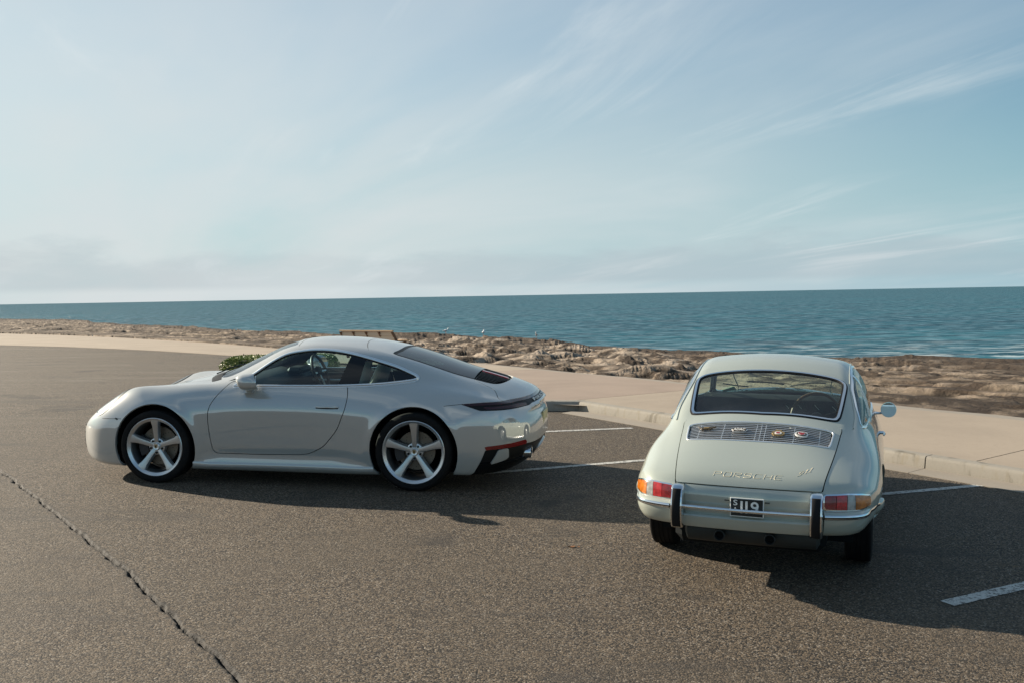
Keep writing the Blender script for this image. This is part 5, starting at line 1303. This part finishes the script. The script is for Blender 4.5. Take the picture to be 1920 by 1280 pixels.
    # wipers, dash, wheel, seats
    for pts_ in ([(1.70, .30, 1.3), (1.63, .42, 1.3), (1.57, .50, 1.3)], [(1.70, .0, 1.3), (1.66, .18, 1.3), (1.63, .30, 1.3)], [(1.72, -.05, 1.3), (1.64, -.22, 1.3), (1.60, -.34, 1.3)]):
        wp = MB().tube(drape(F, smooth_poly(pts_, 5, False), (0, 0, -1), .014)[0], .006, 8).build('wiper', M['black'], par)
    MB().add(*loft([[(1.66, y, .80), (1.68, y, .885), (1.60, y, .918), (1.46, y, .922 + .012 * math.exp(-((y + .30) / .2) ** 2)), (1.41, y, .90), (1.42, y, .72)] for y in np.linspace(-.64, .64, 24)])).build('dashboard', M['cabin'], par, angle=40)
    for y, r in ((-.30, .062), (-.165, .050), (-.435, .050), (-.06, .040), (-.53, .040)):
        gq = MB().lathe([(r, .02), (r, -.008), (r * .9, -.010), (r * .88, 0), (0, 0)], 28, 'x', c=(1.41, y, .835)).build('gauge', M['black'], par)
        MB().lathe([(r * .86, -.002), (0, -.0025)], 28, 'x', c=(1.41, y, .835), caps=False).build('gauge_face', M['gauge'], gq)
        MB().box((1.405, y + r * .2, .835 + r * .2), (.002, r * .9, .004), R=np.array(Matrix.Rotation(.8, 3, 'X'))).build('needle', M['badge_white'], gq)
    sw = MB().tube([(1.17 + .06 * math.sin(a), -.30 + .195 * math.cos(a), .795 + .19 * math.sin(a)) for a in np.linspace(0, 2 * math.pi, 40, endpoint=False)], .0125, 10, closed=True).build('steering_wheel', mat('wheel_rim_wood', (.10, .05, .022), .35, 0, .5), par)
    for a in (math.radians(20), math.radians(160), math.radians(-60), math.radians(-120)): MB().tube([(1.19, -.30, .79), (1.17 + .06 * math.sin(a), -.30 + .19 * math.cos(a), .795 + .185 * math.sin(a))], .007, 6).build('wheel_spoke', M['black'], sw)
    MB().lathe([(.0, -.02), (.045, -.015), (.05, .01), (.02, .2), (0, .21)], 20, 'x', c=(1.18, -.30, .79)).build('wheel_boss', M['black'], sw)
    for s in (1, -1):
        se = MB().box((.95, .33 * s, .48), (.48, .46, .14), bev=.05).build('seat', M['dark_leather'], par, angle=60)
        rg = [[(x + hd_ * math.sin(a), .33 * s + hw * math.copysign(abs(math.cos(a)) ** .6, math.cos(a)), z) for a in np.linspace(0, 2 * math.pi, 20, endpoint=False)] for z, x, hw, hd_ in ((.48, .74, .22, .06), (.62, .70, .235, .07), (.76, .66, .22, .06), (.82, .645, .18, .04))]
        MB().add(*loft(rg)).build('seat_back', M['dark_leather'], se, angle=70)
    MB().box((.12, 0, .60), (.55, 1.1, .26), bev=.06).build('rear_bench', M['cabin'], par, angle=60)
    MB().box((1.33, .0, 1.185), (.02, .20, .045), bev=.01).build('interior_mirror', M['black'], par)
    MB().add(*loft([drape(F, [(x, y, 1.4) for x, y in ((1.655, .50), (1.655, .40), (1.615, .415), (1.615, .515))], (0, 0, -1), -.012)[0], drape(F, [(x, y, 1.4) for x, y in ((1.655, .50), (1.655, .40), (1.615, .415), (1.615, .515))], (0, 0, -1), -.014)[0]])).build('windscreen_sticker', M['green_sticker'], par)
    return par
build_classic()
# ---------------------------------------------------------------- hedge, bench, gulls, litter
def build_hedge():
    g = ground_at(330, 700); Y = 15.6
    x0, x1, d, h = -4.42, -2.75, 1.0, .62
    zb_ = float(gz(x0, Y)); par = empty('box_hedge', loc=(x0, Y, zb_)); tag(par, 'clipped green box hedge on the planted kerb corner', 'hedge')
    m = mat('hedge_leaf', (.09, .13, .02), .5); n = Nodes(m); k = n.noise(n.pos(obj=True), 9, 3)
    info = n('ShaderNodeAttribute'); info.attribute_name = 'tone'
    n.col(n.mix(info.outputs['Fac'], (.05, .085, .014), (.30, .34, .075)))
    N_ = 24000; w = x1 - x0; P = rng.random((N_, 3)) * [w, d, h]
    c = np.array([w / 2, d / 2, h / 2]); q = (P - c) / c; f = rng.integers(0, 5, N_); ax = [(0, -1), (0, 1), (1, -1), (1, 1), (2, 1)]
    for i, (a, s) in enumerate(ax): q[f == i, a] = s * (1 - .16 * rng.random((f == i).sum()) ** 1.5)
    rad = (np.abs(q) ** 7).sum(1) ** (1 / 7); q = q / np.maximum(rad, 1)[:, None] * (.97 + .06 * rng.random(N_))[:, None]
    q *= (1 + .06 * fbm(q[:, 0] * 3 + 5, q[:, 2] * 3 + q[:, 1] * 2, 3))[:, None]
    P = c + q * c; V = []; Fc = []; T = []
    for i in range(N_):
        a = nrm(rng.normal(size=3)); b = nrm(np.cross(a, rng.normal(size=3))); s = .009 + .009 * rng.random(); p = P[i]
        V += [p - a * s, p + b * s * .55, p + a * s * 1.1, p - b * s * .55]; k_ = 4 * i; Fc.append((k_, k_ + 1, k_ + 2, k_ + 3)); T += [rng.random()] * 4
    me = make_mesh('foliage', np.array(V), Fc, smooth=False); at = me.attributes.new('tone', 'FLOAT', 'POINT'); at.data.foreach_set('value', np.array(T, np.float32))
    fo = obj('foliage', me, m, par); fo['kind'] = 'stuff'
    for x in (.3, .75, 1.3): MB().tube([(x, .5, -.02), (x + .03, .5, .3), (x - .05, .52, .65)], [.02, .016, .006], 8).build('stem', M['wood_dark'], par)
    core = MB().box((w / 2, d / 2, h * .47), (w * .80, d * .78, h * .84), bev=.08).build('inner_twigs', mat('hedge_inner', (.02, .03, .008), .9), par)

def build_bench():
    # the back rest shows above the coupe's roof; the bench faces the sea
    A, B = pix_ray(637, 617), pix_ray(734, 624); D = 27.0
    a = np.array([0, 0, EYE]) + A * D / A[1]; b = np.array([0, 0, EYE]) + B * (D - 1.0) / B[1]
    a[2] = b[2] = (a[2] + b[2]) / 2
    u = b - a; L_ = np.linalg.norm(u); u /= L_; w = np.cross([0, 0, 1.], u)            # w points out to sea
    g = float(gz(*((a + b) / 2)[:2])) + .12; H = a[2] - g
    m = np.eye(4); m[:3, 0] = u; m[:3, 1] = w; m[:3, 3] = (a[0], a[1], g)
    par = empty('park_bench', Matrix(m.tolist())); tag(par, 'wooden slatted bench on the promenade facing the sea', 'bench')
    for k in range(5):
        x = L_ * k / 4; MB().add(*loft([[(x - .022, y - .04, z), (x + .022, y - .04, z), (x + .022, y + .03, z), (x - .022, y + .03, z)] for z, y in ((0, .30), (.45, .20), (H - .03, 0.03))])).build('post', M['wood_dark'], par, smooth=False)
    MB().box((L_ / 2, .03, H), (L_ + .06, .06, .03), bev=.006).build('top_rail', M['wood'], par, smooth=False)
    for i in range(5): MB().box((L_ / 2, .065 + .030 * i, H - .068 - .102 * i), (L_, .025, .098), bev=.004).build('back_slat', M['wood_pale'], par, smooth=False)
    for i in range(4): MB().box((L_ / 2, .30 + .11 * i, .45), (L_, .095, .035), bev=.004).build('seat_slat', M['wood'], par, smooth=False)
    for x in (.1, L_ - .1): MB().box((x, .62, .22), (.06, .06, .42)).build('leg', M['wood_dark'], par, smooth=False)

def build_gulls():
    wh = mat('gull_white', (.78, .78, .76), .7); gy = mat('gull_grey', (.32, .34, .36), .7); orr = mat('gull_orange', (.55, .14, .03), .5); bk = mat('gull_black', (.02, .02, .02), .6)
    def one():
        par = empty('seagull', loc=(0, 0, 0))
        sp_ = [(-.20, .165, .006, .004), (-.15, .168, .022, .014), (-.09, .170, .042, .036), (-.02, .175, .056, .055), (.05, .190, .054, .056), (.10, .220, .038, .042), (.125, .255, .028, .030), (.135, .285, .029, .030), (.150, .300, .026, .026), (.172, .298, .012, .012), (.178, .297, .004, .004)]
        rg = [[(x + (.25 * rz * math.sin(a) if x > .09 and x < .14 else 0), ry * math.cos(a), z + rz * math.sin(a)) for a in np.linspace(0, 2 * math.pi, 14, endpoint=False)] for x, z, ry, rz in sp_]
        MB().add(*loft(rg)).build('body', wh, par, angle=80)
        MB().tube([(.172, 0, .297), (.195, 0, .295), (.212, 0, .288)], [.009, .006, .002], 8).build('beak', orr, par)
        for s in (1, -1):
            w = [[(x, s * (y0 + t * 0), z + dz) for x, y0, z in ((.07, .050, .205), (.02, .060, .200), (-.08, .046, .185), (-.20, .016, .172), (-.13, .034, .160), (-.03, .055, .160), (.05, .056, .170))] for t, dz in ((0, 0),)]
            base = np.array(w[0]); outw = base + [0, s * .010, 0]; n = len(base)
            MB().add(np.concatenate([base, outw]), [tuple(range(n)), tuple(range(n, 2 * n))] + [(i, (i + 1) % n, n + (i + 1) % n, n + i) for i in range(n)]).build('wing', gy, par, angle=30)
            MB().tube([(.0, s * .02, .13), (.006, s * .02, .06), (.0, s * .02, .008)], .004, 6).build('leg', orr, par)
            MB().prism([(-.01, s * .02 - .004), (.035, s * .02 - .018), (.035, s * .02 + .018), (-.01, s * .02 + .004)], 0, .006).build('foot', orr, par)
            MB().lathe([(.0, -.003), (.004, -.001), (.004, .001), (0, .003)], 8, c=(.158, s * .021, .306)).build('eye', bk, par)
        return par
    spots = [((905, 638), 1.3, 'white seagull standing on the dark rock crest behind the coupe tail'), ((1008, 640), -1.8, 'white seagull on the outer rock edge above the tumbled boulders'),
             ((838, 633), .4, 'white seagull low on the pale rocks by the wooden bench'), ((1786, 741), 2.6, 'lone white seagull on the flat brown ledge near the tide pools'),
             ((1283, 721), 2.2, 'white seagull at the promenade edge by the classic coupe roof'), ((1277, 723), -.6, 'white seagull bending beside another gull by the classic coupe'), ((1218, 713), 1.0, 'white seagull among the shaded rocks left of the classic coupe')]
    src = None
    for (px, py), rz, lab in spots:
        p = rock_at(px, py, py < 645)
        if src is None: o = src = one()
        else:
            o = src.copy(); COL.objects.link(o)
            for ch in src.children: c = ch.copy(); COL.objects.link(c); c.parent = o
        dist = math.hypot(p[0], p[1]); k = 1.25
        o.location = (p[0], p[1], p[2] + .0); o.rotation_euler = (0, 0, rz); o.scale = (k, k, k)
        tag(o, lab, 'seagull', 'seagulls on the rocks')

def build_litter():
    m = mat('dry_leaf', (.20, .085, .03), .7); src = None
    for i, (px, py, s) in enumerate(((1072, 1025, .028), (1085, 1024, .014))):
        g = ground_at(px, py); mb = MB(); pts = []
        for t in np.linspace(0, 1, 7): pts.append((t - .5, .28 * math.sin(math.pi * t) ** .8, .18 * (t - .5) ** 2 + .12))
        v = [(a * s * 2, b * s * 2, c * s * 2) for a, b, c in pts] + [(a * s * 2, -b * s * 2, (c + .05) * s * 2) for a, b, c in pts] + [(a * s * 2, 0, c * s * 1.2) for a, b, c in pts]
        f = [(14 + k, 15 + k, k + 1, k) for k in range(6)] + [(7 + k, 8 + k, 15 + k, 14 + k) for k in range(6)]
        o = mb.add(v, f).build('dry_leaf', m, angle=60); o.location = (g[0], g[1], g[2] - .002); o.rotation_euler = (0, 0, rng.random() * 6)
        tag(o, ['curled brown leaf on sunlit asphalt left of the classic coupe', 'tiny brown leaf fragment touching a larger curled leaf', 'tiny brown leaf below the modern coupe door', 'tiny brown leaf beside the long asphalt crack'][i], 'leaf', 'dry leaves on the asphalt')
build_hedge(); build_bench(); build_gulls(); build_litter()
